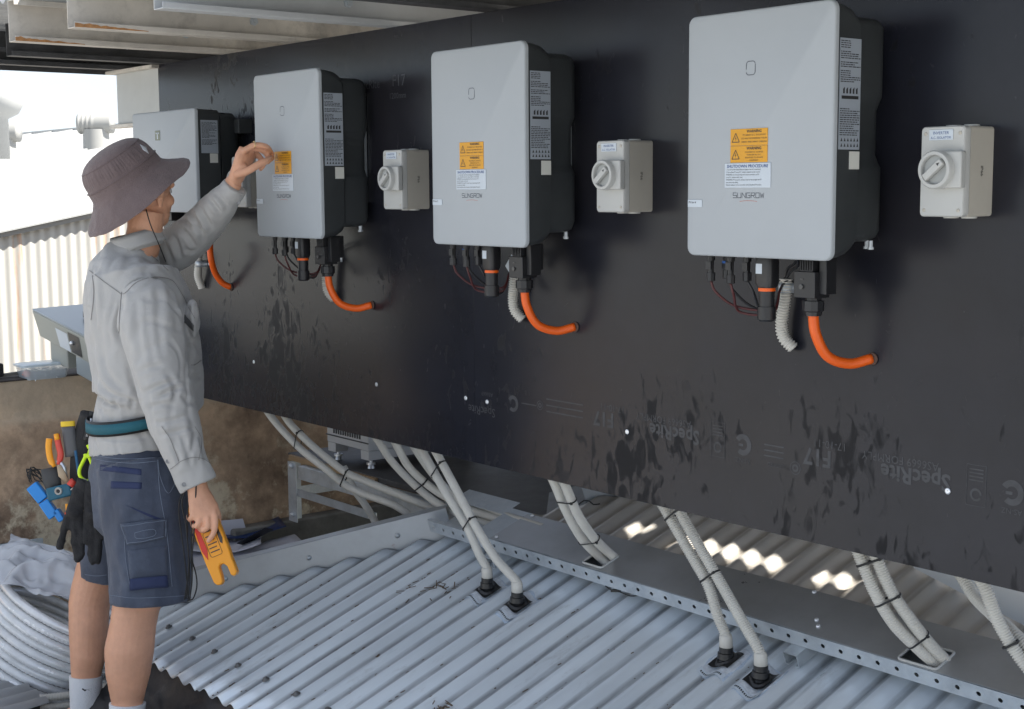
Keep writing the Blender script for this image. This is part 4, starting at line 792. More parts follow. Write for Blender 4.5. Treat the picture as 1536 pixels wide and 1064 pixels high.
# rubber boots on the roof
def boot(px_, py_, yy, lab):
    c = Pr(px_, py_, 0); kx = round((c.x - CX0) / PITCH); xb = c.x; t = thing('pipe_boot', c, lab, 'pipe boot', 'black rubber boots sealing conduits to the roof')
    mb = MB(); N = 26; vs = []; fs = []; hw, hl = .042, .056
    def sz(x, y): return RZ + TS * y + zc(x)
    for j in range(N + 1):
        for i in range(N + 1):
            u = -1 + 2 * i / N; v_ = -1 + 2 * j / N; x = xb + u * hw * (1 - .12 * v_ * v_); y = c.y + v_ * hl * (1 - .12 * u * u); rr_ = max(abs(u), abs(v_))
            vs.append((x, y, sz(x, y) + (.0045 if rr_ < .97 else .0005) + .0015 * noise.noise((x * 90, y * 90, 0))))
    for j in range(N):
        for i in range(N): fs.append((j * (N + 1) + i, j * (N + 1) + i + 1, (j + 1) * (N + 1) + i + 1, (j + 1) * (N + 1) + i))
    mb.add(vs, fs); mb.build('aluminium_flange', mat('boot_flange', (.66, .70, .75), .35, .3, var=.2, vscale=60, bump=.4, bscale=120), t, smooth=True)
    mb = MB()
    vs = []; fs = []; hw2, hl2 = .031, .030
    for j in range(N + 1):
        for i in range(N + 1):
            u = -1 + 2 * i / N; v_ = -1 + 2 * j / N; x = xb + u * hw2; y = c.y + v_ * hl2; rr_ = min(1, math.hypot(u, v_)); rise = .016 * (1 - rr_) + .0025 * (math.sin(rr_ * 20) > 0)
            vs.append((x, y, sz(x, y) * .7 + (RZ + TS * y) * .3 + .006 + rise))
    for j in range(N):
        for i in range(N): fs.append((j * (N + 1) + i, j * (N + 1) + i + 1, (j + 1) * (N + 1) + i + 1, (j + 1) * (N + 1) + i))
    mb.add(vs, fs); o = mb.build('rubber_cone', mat('rubber', (.012, .012, .013), .35), t, smooth=True)
    mb = MB(); mb.lathe([(.021, -.002), (.020, .012), (.0172, .013), (.0168, .026)], c + V(0, 0, .008), (0, 0, 1), 18); mb.build('collar', MATS['rubber'], t, auto=40)
    mb = MB(); mb.lathe([(.0162, 0), (.0155, .03), (.0135, .036)], c + V(0, 0, .028), (-.06, 0, 1), 18); mb.build('coupling', M_cond, t, smooth=True)
    rnd = random.Random(int(px_)); mb = MB(); n_ = 10; vs = []
    for i in range(n_ + 1):
        x = xb - hw * .95 + 2 * hw * .95 * i / n_
        for y in (c.y - hl - .004, c.y - hl + .014): vs.append((x, y, sz(x, y) + .0062))
    mb.add(vs, [(2 * i, 2 * i + 2, 2 * i + 3, 2 * i + 1) for i in range(n_)]); tl = mb.build('printed_tag', M_wht, t, smooth=True)
    mb = MB()
    for i in range(14):
        x = xb - hw * .8 + 1.6 * hw * i / 14; y = c.y - hl + .002; 
        mb.add([(x, y, sz(x, y) + .0068), (x + .003, y, sz(x + .003, y) + .0068), (x + .003, y + .005, sz(x + .003, y + .005) + .0068), (x, y + .005, sz(x, y + .005) + .0068)], [(0, 1, 2, 3)])
    mb.build('lettering', M_lblblk, tl)
    # smeared sealant
    mb = MB(); vs = []; fs = []; K = 40
    vs.append((xb, c.y, sz(xb, c.y) + .001))
    for k in range(K):
        a = 2 * math.pi * k / K; e = 1 + .16 * noise.noise((math.cos(a) * 2, math.sin(a) * 2, px_)); sq = 1 / max(abs(math.cos(a)), abs(math.sin(a))) ** .7
        for f_ in (.5, .8, 1.0): x = xb + math.cos(a) * (hw + .007) * e * sq * f_; y = c.y + math.sin(a) * (hl + .008) * e * sq * f_; vs.append((x, y, sz(x, y) + (.0035 if f_ < 1 else .0004)))
    for k in range(K):
        k2 = (k + 1) % K; a_, b_ = 1 + 3 * k, 1 + 3 * k2; fs.append((0, a_, b_)); fs.append((a_, a_ + 1, b_ + 1, b_)); fs.append((a_ + 1, a_ + 2, b_ + 2, b_ + 1))
    mb.add(vs, fs); mb.build('sealant', mat('sealant', (.50, .58, .68), .35, bump=.5, bscale=150), t, smooth=True)
boot(731, 884, 0, 'farther rubber boot of the far pair, left of its twin'); boot(776, 906, 0, 'nearer rubber boot of the far pair, right of its twin')
boot(1089, 991, 0, 'left rubber boot of the near pair'); boot(1141, 1019, 0, 'right rubber boot of the near pair, lowest on the roof')

# black strap ends under the tray
mb = MB(); c = Pr(930, 886, .01); mb.tube(spline([Pr(908, 879, .03), Pr(918, 886, .012), Pr(930, 888, .012), Pr(945, 894, .012), Pr(962, 893, .02)], .01), .0018, 6); mb.obox(Pr(924, 886, .012), V(.012, .004, .002), V(-.002, .006, 0), V(0, 0, .003)); tag(mb.build('loose_tie', M_tie), 'loose black cable tie lying on the roof under the tray front', 'cable tie')
mb = MB(); mb.tube(spline([Pr(868, 757, .02), Pr(876, 751, .02), Pr(884, 752, .02), Pr(890, 757, .01), Pr(900, 756, .01)], .01), .002, 6); tag(mb.build('black_cable', M_tie), 'thin black cable curling on the roof behind the tray lid', 'cable')

# white panel behind the wall at right
a_, b_ = Pr(1372, 852, .01), Pr(1570, 955, .01); mb = MB(); nn = V(-(b_ - a_).y, (b_ - a_).x, 0).normalized() * .003
mb.prism([a_, b_, b_ + V(.02, 0, .45), a_ + V(0, 0, .45)], -nn, nn); tag(mb.build('leaning_panel', mat('white_sheet', (.62, .64, .66), .5)), 'smooth pale sheet standing on the roof behind the wall at the right', 'panel')

# ================================================================== THE WORKER
FB = V(.42, .91, 0).normalized(); RB = V(FB.y, -FB.x, 0); UZ = V(0, 0, 1)
man = thing('person', V(-.80, -.74, -.885), 'worker in grey shirt, navy shorts and brown bucket hat touching a yellow inverter label', 'person')
def px2m(d): return d / FPX
def sta(mb, rows, side=None, n=24, caps=True):
    # rows: (px, py, depth, half along facing in px, half across in m or None)
    pts = [Pd(r[0], r[1], r[2]) for r in rows]; rad = []
    for r in rows: a = r[3] * r[2] / FPX; rad.append((a, r[4] if len(r) > 4 and r[4] else a))
    mb.tube(pts, rad, n, caps, side=FB if side is None else side)
def fold(p, n, k=0):
    return 0
# ---- skin: one continuous body
mb = MB()
# torso core and pelvis
sta(mb, [(212, 740, 4.15, 40, .13), (212, 690, 4.15, 50, .155), (212, 620, 4.15, 46, .14), (212, 540, 4.15, 52, .15), (207, 470, 4.15, 50, .15), (202, 430, 4.16, 36, .11), (205, 395, 4.15, 24, .06)])
# neck
sta(mb, [(202, 405, 4.15, 24, .05), (212, 372, 4.15, 27, .056), (217, 345, 4.15, 26, .054), (220, 318, 4.15, 27, .056)])
# head
HC = Pd(212, 287, 4.15); HF = (CR * .52 + CF * .86); HF.z = 0; HF.normalize(); HS = V(HF.y, -HF.x, 0)
def HP(f, s_, u): return HC + HF * f + HS * s_ + UZ * u
rot = Matrix((HF, HS, UZ)).transposed()
mb.ball(HP(-.005, 0, .025), .1, 20, 14, (.98, .76, 1.0), rot); mb.ball(HP(.03, 0, -.03), .075, 18, 12, (.92, .82, 1.05), rot)
mb.ball(HP(.062, 0, -.082), .034, 14, 10, (.9, 1.0, .75), rot)   # chin
mb.ball(HP(.02, .045, -.07), .03, 12, 8, (1.5, .6, .8), rot); mb.ball(HP(.02, -.045, -.07), .03, 12, 8, (1.5, .6, .8), rot)  # jaw
mb.tube([HP(.09, 0, .01), HP(.104, 0, -.02), HP(.112, 0, -.036), HP(.098, 0, -.042)], [.010, .012, .014, .009], 10)       # nose
mb.ball(HP(.080, 0, -.060), .022, 12, 8, (.8, 1.1, .5), rot)      # lips
mb.ball(HP(.088, 0, -.0545), .0085, 10, 6, (1, 2.2, .8), rot); mb.ball(HP(.086, 0, -.066), .009, 10, 6, (1, 1.9, .8), rot)
mb.ball(HP(.080, .03, .018), .018, 12, 8, (.6, 1.4, .7), rot); mb.ball(HP(.080, -.03, .018), .018, 12, 8, (.6, 1.4, .7), rot)  # brows
mb.ball(HP(.058, .048, -.028), .024, 12, 8, (.9, .7, .8), rot); mb.ball(HP(.058, -.048, -.028), .024, 12, 8, (.9, .7, .8), rot)  # cheek bones
for sg in (1, -1):   # ears
    mb.tube([HP(-.005, sg * .078, -.045), HP(-.014, sg * .088, -.02), HP(-.010, sg * .090, .005), HP(.006, sg * .085, .008)], [.007, .011, .012, .007], 8)
# legs (near = right leg, far = left leg)
near = [(213, 700, 4.04, 50, .09), (216, 790, 4.03, 50, .085), (212, 870, 4.02, 41, .072), (204, 912, 4.02, 35, .062), (200, 935, 4.02, 34, .060), (194, 975, 4.02, 36.5, .062), (192, 1010, 4.02, 33, .056), (191, 1050, 4.02, 24, .041), (190, 1085, 4.02, 20, .036), (190, 1125, 4.02, 20, .036)]
far = [(185, 690, 4.30, 45, .09), (172, 780, 4.30, 43, .08), (150, 850, 4.30, 34, .066), (137, 890, 4.30, 31, .058), (134, 905, 4.30, 30, .057), (133, 945, 4.30, 29, .058), (132, 985, 4.30, 26, .052), (129, 1016, 4.30, 21.5, .039), (128, 1050, 4.30, 18, .035), (128, 1085, 4.30, 18, .035)]
sta(mb, near); sta(mb, far)
for (fx, fy, fd) in ((192, 1118, 4.02), (130, 1082, 4.30)):
    a = Pd(fx, fy, fd); mb.tube([a - FB * .055 + UZ * .015, a + UZ * .015, a + FB * .07 - UZ * .01, a + FB * .16 - UZ * .025], [.03, .04, .036, .026], 12)
# near (right) arm
armN = [(222, 465, 3.965, 22), (226, 505, 3.93, 25), (240, 590, 3.91, 24), (262, 650, 3.90, 22), (285, 705, 3.90, 17), (298, 736, 3.90, 15.5)]
sta(mb, [(a, b_, c, d, d * c / FPX * .8) for a, b_, c, d in armN], n=18)
armF = [(200, 412, 4.33, 20), (238, 388, 4.34, 23), (285, 358, 4.28, 23), (325, 308, 4.18, 17), (345, 283, 4.14, 14), (352, 272, 4.13, 13.5)]
sta(mb, [(a, b_, c, d, d * c / FPX * .85) for a, b_, c, d in armF], side=UZ, n=18)
def fing(pts, r0, r1):
    ps = spline(pts, .006); k = len(ps)
    mb.tube(ps, lambda i: r0 + (r1 - r0) * i / (k - 1), 12); mb.ball(ps[-1], r1, 10, 6); mb.ball(ps[0], r0, 10, 6)
    for q_ in pts[1:-1]: mb.ball(q_, (r0 + r1) / 2 * 1.06, 10, 6)
# near hand, hanging, closed round the tester (palm away from the camera)
def hN(px_, py_, d): return Pd(px_, py_, d)
mb.rings([[hN(*c, 0) if False else Pd(c[0], c[1], c[2]) + v_ for v_ in [(FB * math.cos(a) * hw + RB * math.sin(a) * ht) for a in [2 * math.pi * k / 16 for k in range(16)]]] for c, hw, ht in
          (((297, 733, 3.90), .029, .022), ((301, 745, 3.895), .034, .021), ((305, 758, 3.89), .040, .020), ((308, 772, 3.885), .042, .018), ((309, 780, 3.885), .036, .013))])
def near_f(base, l, r0=.0098, r1=.0078): fing([Pd(*b_) for b_ in l], r0, r1)
fing([Pd(321, 768, 3.885), Pd(323, 785, 3.875), Pd(320, 800, 3.875), Pd(313, 811, 3.878)], .0098, .0075)          # index, lying along the tester
fing([Pd(311, 772, 3.88), Pd(311, 790, 3.868), Pd(303, 795, 3.885), Pd(298, 789, 3.915)], .0100, .0080)
fing([Pd(301, 770, 3.88), Pd(298, 786, 3.870), Pd(291, 789, 3.89), Pd(289, 783, 3.918)], .0096, .0078)
fing([Pd(292, 764, 3.885), Pd(288, 776, 3.878), Pd(284, 779, 3.895), Pd(283, 774, 3.918)], .0088, .0070)
fing([Pd(313, 752, 3.91), Pd(325, 768, 3.93), Pd(327, 784, 3.945), Pd(322, 798, 3.95)], .0115, .0085)
# far hand, raised, pinching the corner of the yellow label
a = [((351, 273, 4.13), .026, .018), ((357, 261, 4.13), .030, .019), ((363, 247, 4.13), .036, .020), ((368, 234, 4.13), .040, .019), ((372, 224, 4.13), .037, .015)]
palmS = (CF * .86 + CR * .40 - UZ * .1).normalized()
mb.rings([[Pd(*c) + v_ for v_ in [(palmS * math.cos(t_) * hw + palmS.cross((Pd(372, 224, 4.13) - Pd(351, 273, 4.13)).normalized()) * math.sin(t_) * ht) for t_ in [2 * math.pi * k / 16 for k in range(16)]]] for c, hw, ht in a])
TP = Py(414, 236, -.205)
fing([Pd(367, 226, 4.10), Pd(383, 218, 4.10), Pd(400, 221, 4.12), TP + V(-.006, -.010, .010)], .0100, .0075)       # index
fing([Pd(371, 226, 4.125), Pd(386, 223, 4.13), Pd(400, 231, 4.145), Pd(402, 243, 4.155)], .0100, .0078)          # middle
fing([Pd(373, 230, 4.15), Pd(385, 231, 4.16), Pd(392, 241, 4.165), Pd(386, 251, 4.165)], .0096, .0075)           # ring
fing([Pd(375, 234, 4.17), Pd(388, 235, 4.18), Pd(396, 245, 4.185), Pd(391, 254, 4.185)], .0085, .0068)          # little
fing([Pd(356, 262, 4.105), Pd(371, 257, 4.085), Pd(388, 247, 4.09), Pd(401, 241, 4.11), TP + V(-.008, -.010, -.002)], .0125, .0085)   # thumb
mb.ball(Pd(366, 254, 4.105), .017, 12, 8)
body = mb.build('body', M_skin, man); remesh(body, .0030, 4, .5)
def skin_d(p, n): return .0006 * noise.noise(p * 60) + .0004 * noise.noise(p * 160)
displace(body, skin_d)
# ring
mb = MB(); rc = Pd(381, 217.5, 4.099); ax = (Pd(396, 218, 4.115) - Pd(380, 217, 4.10)).normalized(); u = ax.orthogonal().normalized(); w_ = ax.cross(u)
mb.tube([rc + (u * math.cos(R(20 * k)) + w_ * math.sin(R(20 * k))) * .0108 for k in range(18)], .0013, 6, closed=True, caps=False); mb.build('finger_ring', mat('gold_ring', (.8, .6, .3), .25, 1), man, smooth=True)
# finger nails of the hanging hand omitted from view: palm side; eyes
for sg in (1, -1):
    mb = MB(); mb.ball(HP(.076, sg * .031, .0), .0115, 12, 8); mb.build('eye', mat('eye', (.6, .6, .6), .2), man, smooth=True)
# hair at the nape and temple
mb = MB(); mb.ball(HP(-.022, 0, .026), .0985, 22, 14, (.97, .76, .95), rot); mb.ball(HP(-.055, 0, -.022), .054, 16, 10, (.85, 1.0, .8), rot); o = mb.build('hair', mat('brown_hair', (.12, .06, .035), .8, bump=1, bscale=300), man); remesh(o, .004, 3)
displace(o, lambda p, n: .0015 * noise.noise(V(p.x * 300, p.y * 300, p.z * 60)))

# ---- shirt
mb = MB()
sta(mb, [(212, 676, 4.14, 75, .185), (210, 655, 4.14, 74, .18), (209, 628, 4.14, 68, .170), (216, 612, 4.14, 72, .178), (222, 598, 4.14, 82, .195), (222, 560, 4.14, 82, .198), (213, 500, 4.15, 84, .20), (204, 450, 4.15, 80, .205), (196, 418, 4.15, 71, .20), (193, 400, 4.155, 57, .135), (199, 384, 4.155, 43, .088), (205, 370, 4.155, 35, .068)], n=36)
# shoulders
mb.tube([Pd(214, 442, 3.975), Pd(206, 424, 4.04), Pd(199, 408, 4.11), Pd(193, 404, 4.2), Pd(186, 406, 4.32), Pd(190, 402, 4.38)], [.056, .060, .060, .062, .06, .055], 18)
# near sleeve
sta(mb, [(216, 432, 3.965, 30, .048), (221, 450, 3.945, 42, .064), (226, 485, 3.93, 49, .075), (238, 545, 3.91, 43, .070), (250, 600, 3.90, 42, .068), (263, 640, 3.90, 38, .062), (276, 680, 3.90, 33, .055), (286, 703, 3.90, 30, .050)], n=30, side=(FB + UZ * .15))
cdir = (CR * .86 + UZ * .47).normalized()
mb.tube([Pd(283, 697, 3.90), Pd(291, 715, 3.90), Pd(298, 729, 3.90)], [(31 * 3.9 / FPX, .046), (32 * 3.9 / FPX, .046), (31 * 3.9 / FPX, .045)], 30, side=cdir)
# raised sleeve
sta(mb, [(190, 400, 4.37, 34, .07), (235, 385, 4.345, 35, .072), (268, 370, 4.31, 33, .07), (292, 352, 4.27, 31, .066), (316, 324, 4.21, 28.5, .06), (334, 303, 4.16, 24, .05), (343, 292, 4.15, 21, .043)], n=26, side=(UZ - CR * .3))
mb.tube([Pd(341, 295, 4.15), Pd(349, 285, 4.14), Pd(353, 279, 4.135)], [(20.5 * 4.15 / FPX, .042), (20.5 * 4.15 / FPX, .041), (20 * 4.15 / FPX, .040)], 24, side=(UZ * .72 - CR * .68))
# chest pocket bulk
mb.ball(Pd(290, 478, 4.06), .05, 14, 10, (.45, .9, 1.15), Matrix((FB, RB, UZ)).transposed())
shirt = mb.build('shirt', [M_shirt, M_stitch], man); remesh(shirt, .0042, 10, .5)
AN0, AN1 = Pd(214, 412, 3.96), Pd(290, 715, 3.90); AF0, AF1 = Pd(235, 385, 4.34), Pd(345, 290, 4.15)
def prj(p):
    d = p - CC; z = d.dot(CF); return 768 + FPX * d.dot(CR) / z, 532 - FPX * d.dot(CU) / z, z
def ridge(v): v = 1 - min(1, 2.2 * abs(v)); return v * v * (3 - 2 * v) if v < 1 else 1
def seg_t(p, a, b_):
    d = b_ - a; t = (p - a).dot(d) / d.dot(d); return t, (p - (a + d * t)).length
FOLDS = [  # polyline in the cloth (as seen), depth in mm, half width
 ([(139, 410), (140, 436), (142, 462), (144, 500)], 6, 3.2), ([(131, 412), (130, 450), (132, 490)], 3, 4), ([(186, 442), (180, 470), (176, 490), (180, 512)], 9, 3.6), ([(194, 450), (184, 490), (190, 530)], 4, 5), ([(178, 440), (168, 480), (166, 520)], 4, 4),
 ([(160, 436), (152, 480), (158, 530), (170, 570)], 3, 5), ([(148, 520), (162, 560), (186, 590)], 5, 4), ([(140, 560), (160, 585), (190, 600), (214, 606)], 6, 3.6), ([(142, 590), (160, 603), (180, 610)], 6, 3), ([(134, 500), (140, 540), (152, 575)], 4, 4), ([(190, 540), (200, 575), (212, 598)], 5, 4), ([(172, 596), (176, 614)], 5, 3), ([(196, 598), (198, 616)], 5, 3), ([(152, 600), (150, 618)], 5, 3),
 ([(150, 640), (170, 648), (205, 646)], 3, 3), ([(145, 655), (180, 660), (225, 655)], 3, 3),
 ([(234, 422), (238, 450), (237, 490), (242, 540)], 4, 5), ([(252, 420), (262, 460), (268, 510)], 3, 5), ([(204, 436), (205, 480), (212, 540)], 4, 5), ([(220, 470), (226, 520), (236, 560)], 3, 5),
 ([(206, 560), (222, 552), (246, 548)], 4, 4), ([(214, 590), (240, 578), (264, 572)], 6, 3.4), ([(236, 598), (256, 586), (276, 580)], 6, 3.2), ([(222, 612), (246, 606), (262, 610)], 5, 3.6), ([(250, 560), (262, 580), (262, 604)], 5, 3.6), ([(268, 590), (284, 604), (300, 608)], 4, 3.4),
 ([(230, 634), (254, 632), (284, 622)], 5, 3.4), ([(238, 654), (262, 648), (296, 640)], 4, 3), ([(272, 650), (280, 676), (286, 700)], 5, 3), ([(294, 648), (288, 672), (284, 690)], 4, 3), ([(256, 668), (266, 686), (268, 700)], 4, 2.8), ([(300, 652), (306, 676), (308, 696)], 4, 3),
 ([(262, 440), (276, 460), (290, 470)], 4, 4), ([(284, 510), (296, 520), (304, 534)], 4, 3.6), ([(282, 560), (294, 566), (306, 562)], 4, 3.6), ([(276, 470), (284, 500), (286, 540)], 3, 4),
 ([(258, 350), (266, 366), (272, 388)], 8, 3.2), ([(246, 360), (254, 380), (260, 396)], 6, 3), ([(270, 340), (282, 354), (294, 372)], 9, 3.2), ([(266, 324), (276, 330), (286, 342)], 6, 3), ([(284, 314), (292, 328), (302, 348), (304, 362)], 8, 3.2), ([(298, 306), (304, 320), (318, 342)], 8, 3), ([(312, 296), (320, 306), (332, 322)], 7, 2.8), ([(322, 288), (332, 298), (342, 312)], 5, 2.6), ([(290, 338), (300, 346), (310, 350)], 6, 2.6), ([(276, 372), (286, 378), (296, 376)], 5, 3),
 ([(198, 378), (190, 400), (176, 420)], 3, 5), ([(220, 384), (222, 400), (214, 414)], 3, 5), ([(240, 396), (250, 408), (262, 414)], 4, 4), ([(150, 372), (144, 390), (140, 404)], 3, 5)]
FSEG = []
for pts_, am_, wd_ in FOLDS:
    sp_ = spline([V(x, y, 0) for x, y in pts_], 6); L__ = len(sp_)
    for i in range(L__ - 1): FSEG.append((sp_[i].x, sp_[i].y, sp_[i + 1].x, sp_[i + 1].y, am_ * .001, wd_, (i / (L__ - 1), (i + 1) / (L__ - 1)), id(pts_)))
from collections import defaultdict
FG = defaultdict(list)
for sgm in FSEG:
    for gx in range(int((min(sgm[0], sgm[2]) - 16) // 20), int((max(sgm[0], sgm[2]) + 16) // 20) + 1):
        for gy in range(int((min(sgm[1], sgm[3]) - 16) // 20), int((max(sgm[1], sgm[3]) + 16) // 20) + 1): FG[(gx, gy)].append(sgm)
def crease(p, n):
    d = (CC - p).normalized(); f_ = n.dot(d)
    if f_ < .05: return 0
    x, y, z = prj(p); best = {}
    for (x0, y0, x1, y1, am, wd, (ta, tb), key) in FG.get((int(x // 20), int(y // 20)), ()):
        dx, dy = x1 - x0, y1 - y0; l2 = dx * dx + dy * dy or 1; t = max(0, min(1, ((x - x0) * dx + (y - y0) * dy) / l2)); q_ = math.hypot(x - x0 - dx * t, y - y0 - dy * t)
        if key not in best or q_ < best[key][0]: best[key] = (q_, am, wd, ta + (tb - ta) * t)
    o = 0
    for q_, am, wd, tt_ in best.values():
        e = min(1, 4 * tt_ + .15) * min(1, 4 * (1 - tt_) + .15)
        o += e * am * (-math.exp(-(q_ / (wd * 1.15)) ** 2) + .7 * math.exp(-((q_ - 2.1 * wd) / (1.3 * wd)) ** 2))
    return o * min(1, f_ * 3)
def shirt_d(p, n):
    t, r = seg_t(p, AN0, AN1); t2, r2 = seg_t(p, AF0, AF1)
    wf = max(0, 1 - r2 / .12) ** .5 if -.2 < t2 < 1.1 else 0
    a = p.dot(FB); b_ = p.dot(RB); warp = noise.noise(p * 5) * .6
    base_ = .006 * noise.noise(V(a * 9 + p.z * 2, b_ * 9, p.z * 3.5 + warp)) * (1 if p.z < .42 else .4)
    cr1 = max(0, ridge(noise.noise(V(a * 16 + warp * 2, b_ * 16, p.z * 6 + warp))) - .45) * .006
    lowm = max(0, 1 - abs(p.z - .10) / .05) * .006 * noise.noise(V(a * 40, b_ * 40, p.z * 8))
    return base_ - cr1 * (1 - wf) + lowm + .85 * crease(p, n) + .0008 * noise.noise(p * 55)
displace(shirt, shirt_d)
# seams as stitched, slightly raised lines following the cloth
def surf(px_, py_, o, lift=.0012):
    bpy.context.view_layer.update(); M_ = o.matrix_world.inverted(); a = M_ @ CC; d = (M_.to_3x3() @ ray(px_, py_)).normalized(); ok, loc, nrm, _ = o.ray_cast(a, d)
    return (o.matrix_world @ loc + nrm * lift) if ok else None
def seam(o, pts, M, rad=.0011, name='seam', par=None, flat=None):
    sp_ = spline([V(x, y, 0) for x, y in pts], 3); q_ = [surf(v_.x, v_.y, o) for v_ in sp_]; q_ = [v_ for v_ in q_ if v_]; run = [q_[0]] if q_ else []; mb = MB()
    for v_ in q_[1:]:
        if (v_ - run[-1]).length > .03:
            if len(run) > 2: mb.tube(run, flat or rad, 6)
            run = [v_]
        else: run.append(v_)
    if len(run) > 2: mb.tube(run, flat or rad, 6)
    if mb.v: return mb.build(name, M, par or man, smooth=True)
bpy.context.view_layer.update()
for k, l in enumerate(([(124, 398), (150, 418), (172, 434), (186, 441), (205, 424), (232, 416), (256, 420), (268, 434), (281, 457), (292, 478)], [(139, 414), (141, 440), (137, 480)], [(183, 438), (180, 470), (179, 500)], [(168, 352), (186, 366), (212, 376), (232, 388), (252, 406)], [(256, 704), (276, 690), (300, 687), (322, 700)], [(292, 640), (302, 660), (298, 690)], [(243, 640), (256, 660), (268, 692)])):
    seam(shirt, l, M_stitch, .0010, 'shirt_seam')
# collar: turned-down band round the neck
mb = MB(); K = 40
for (rx, ry, h0, h1, o_) in ((.062, .070, .000, .038, 0), (.066, .074, .036, .006, .006)):
    pass
base = Pd(207, 368, 4.155); cax = (UZ * .93 - FB * .25 ).normalized(); ca = (FB + UZ * .27).normalized(); rs = []
for (f_, h_) in ((.94, -.012), (.88, .018), (.86, .036), (.90, .040), (.97, .026), (1.04, .006), (1.06, -.004)):
    rs.append([base + cax * h_ + ca * (math.cos(2 * math.pi * k / K) * .078 * f_) + RB * (math.sin(2 * math.pi * k / K) * .076 * f_) + UZ * (.003 * noise.noise((k * .4, h_ * 40, 0))) for k in range(K)])
mb.rings(rs, caps=False); o = mb.build('collar', M_shirt, man, smooth=True); sd_ = o.modifiers.new('s', 'SOLIDIFY'); sd_.thickness = .002
# buttons on the cuffs
for (x, y) in ((252, 692), (276, 727), (357, 303)):
    p = surf(x, y, shirt, .001)
    if p: mb = MB(); mb.lathe([(.0062, 0), (.0062, .002), (.0045, .0022), (.0035, .0012), (.0005, .0012)], p, (CC - p), 14); mb.build('button', mat('button', (.25, .25, .25), .35), man, smooth=True)
# chest pocket flap and zip patch
def patch(o, corners, M, name, lift=.003, nu=10, nv=10, par=None, th=.002):
    g_ = []; c = [V(x, y, 0) for x, y in corners]
    for j in range(nv + 1):
        for i in range(nu + 1):
            u = i / nu; v_ = j / nv; q_ = (c[0] * (1 - u) + c[1] * u) * (1 - v_) + (c[3] * (1 - u) + c[2] * u) * v_; p = surf(q_.x, q_.y, o, lift); g_.append(p)
    if any(p is None for p in g_): 
        gg = [p for p in g_ if p]; 
        if not gg: return None
        for i, p in enumerate(g_):
            if p is None: g_[i] = min(gg, key=lambda q2: 0) if i == 0 else g_[i - 1] or gg[0]
    mb = MB(); mb.add(g_, [(j * (nu + 1) + i, j * (nu + 1) + i + 1, (j + 1) * (nu + 1) + i + 1, (j + 1) * (nu + 1) + i) for j in range(nv) for i in range(nu)]); ob = mb.build(name, M, par or man, smooth=True)
    s_ = ob.modifiers.new('s', 'SOLIDIFY'); s_.thickness = th; s_.offset = 1; return ob
patch(shirt, [(277, 472), (291, 488), (290, 497), (276, 483)], mat('pocket_zip', (.13, .13, .13), .8, bump=1, bscale=400), 'pocket_zip', .001, 6, 3)
seam(shirt, [(279, 545), (290, 548), (301, 541)], M_stitch, .0012, 'pocket_seam')

# ---- shorts
mb = MB()
sta(mb, [(212, 650, 4.14, 66, .165), (211, 680, 4.14, 72, .178), (211, 705, 4.14, 75, .186), (213, 745, 4.14, 76, .19), (214, 785, 4.14, 72, .18), (214, 800, 4.14, 60, .16)], n=34)
sta(mb, [(216, 700, 4.06, 70, .12), (222, 760, 4.035, 67, .115), (225, 820, 4.02, 62, .112), (226, 870, 4.02, 60, .110), (227, 903, 4.02, 59, .108)], n=30, side=FB + UZ * .06)
sta(mb, [(200, 700, 4.26, 62, .11), (184, 770, 4.28, 54, .105), (170, 820, 4.29, 46, .10), (163, 850, 4.30, 40, .096), (160, 870, 4.30, 37, .094)], n=28, side=FB + UZ * .04)
shorts = mb.build('shorts', M_shorts, man); remesh(shorts, .0056, 5, .5)
def shorts_d(p, n):
    a = p.dot(FB); b_ = p.dot(RB); wv = noise.noise(p * 4)
    d = .007 * ridge(noise.noise(V(a * 9 + wv, b_ * 9, p.z * 3.2))) - .003 + .005 * noise.noise(V(a * 22, b_ * 20, p.z * 7)) + .001 * noise.noise(p * 50)
    if n.z < -.35: d = 0
    return d
displace(shorts, shorts_d)
bpy.context.view_layer.update()
for l in ([(140, 682), (165, 687), (200, 689), (235, 687)], [(141, 688), (165, 693), (200, 695), (235, 692)], [(236, 690), (240, 740), (250, 800), (258, 880)], [(166, 893), (200, 897), (240, 896), (285, 893)], [(237, 690), (240, 715), (252, 740), (264, 722)], [(186, 788), (189, 840), (196, 884)], [(128, 862), (145, 864), (163, 862)]):
    seam(shorts, l, M_seam, .0009, 'shorts_seam')
patch(shorts, [(150, 697), (212, 704), (212, 713), (150, 706)], M_navy, 'pocket_welt', .0008, 10, 3); patch(shorts, [(167, 722), (213, 724), (212, 734), (166, 733)], M_navy, 'pocket_welt', .0008, 10, 3)
patch(shorts, [(188, 758), (200, 762), (246, 780), (246, 786), (184, 786)][:4], M_navy, 'pocket_gusset', .0008, 6, 5)
patch(shorts, [(192, 826), (250, 818), (252, 876), (196, 880)], M_shorts, 'cargo_pocket', .003, 10, 10, th=.006)
fl_ = patch(shorts, [(183, 786), (249, 778), (246, 808), (192, 818)], M_shorts, 'pocket_flap', .009, 12, 8, th=.003)
patch(shorts, [(196, 868), (250, 862), (251, 880), (196, 885)], M_navy, 'pocket_hem', .0105, 10, 3)
for l in ([(185, 789), (215, 786), (247, 781)], [(193, 815), (215, 812), (244, 806)], [(248, 781), (246, 806)], [(185, 789), (193, 815)], [(204, 799), (228, 795), (230, 804), (207, 808), (204, 799)]): 
    if fl_:
        mb = MB(); q_ = [surf(v_.x, v_.y, shorts, .0125) for v_ in spline([V(x, y, 0) for x, y in l], 3)]; q_ = [p for p in q_ if p]; mb.tube(q_, .0008, 5); mb.build('stitching', M_seam, fl_)
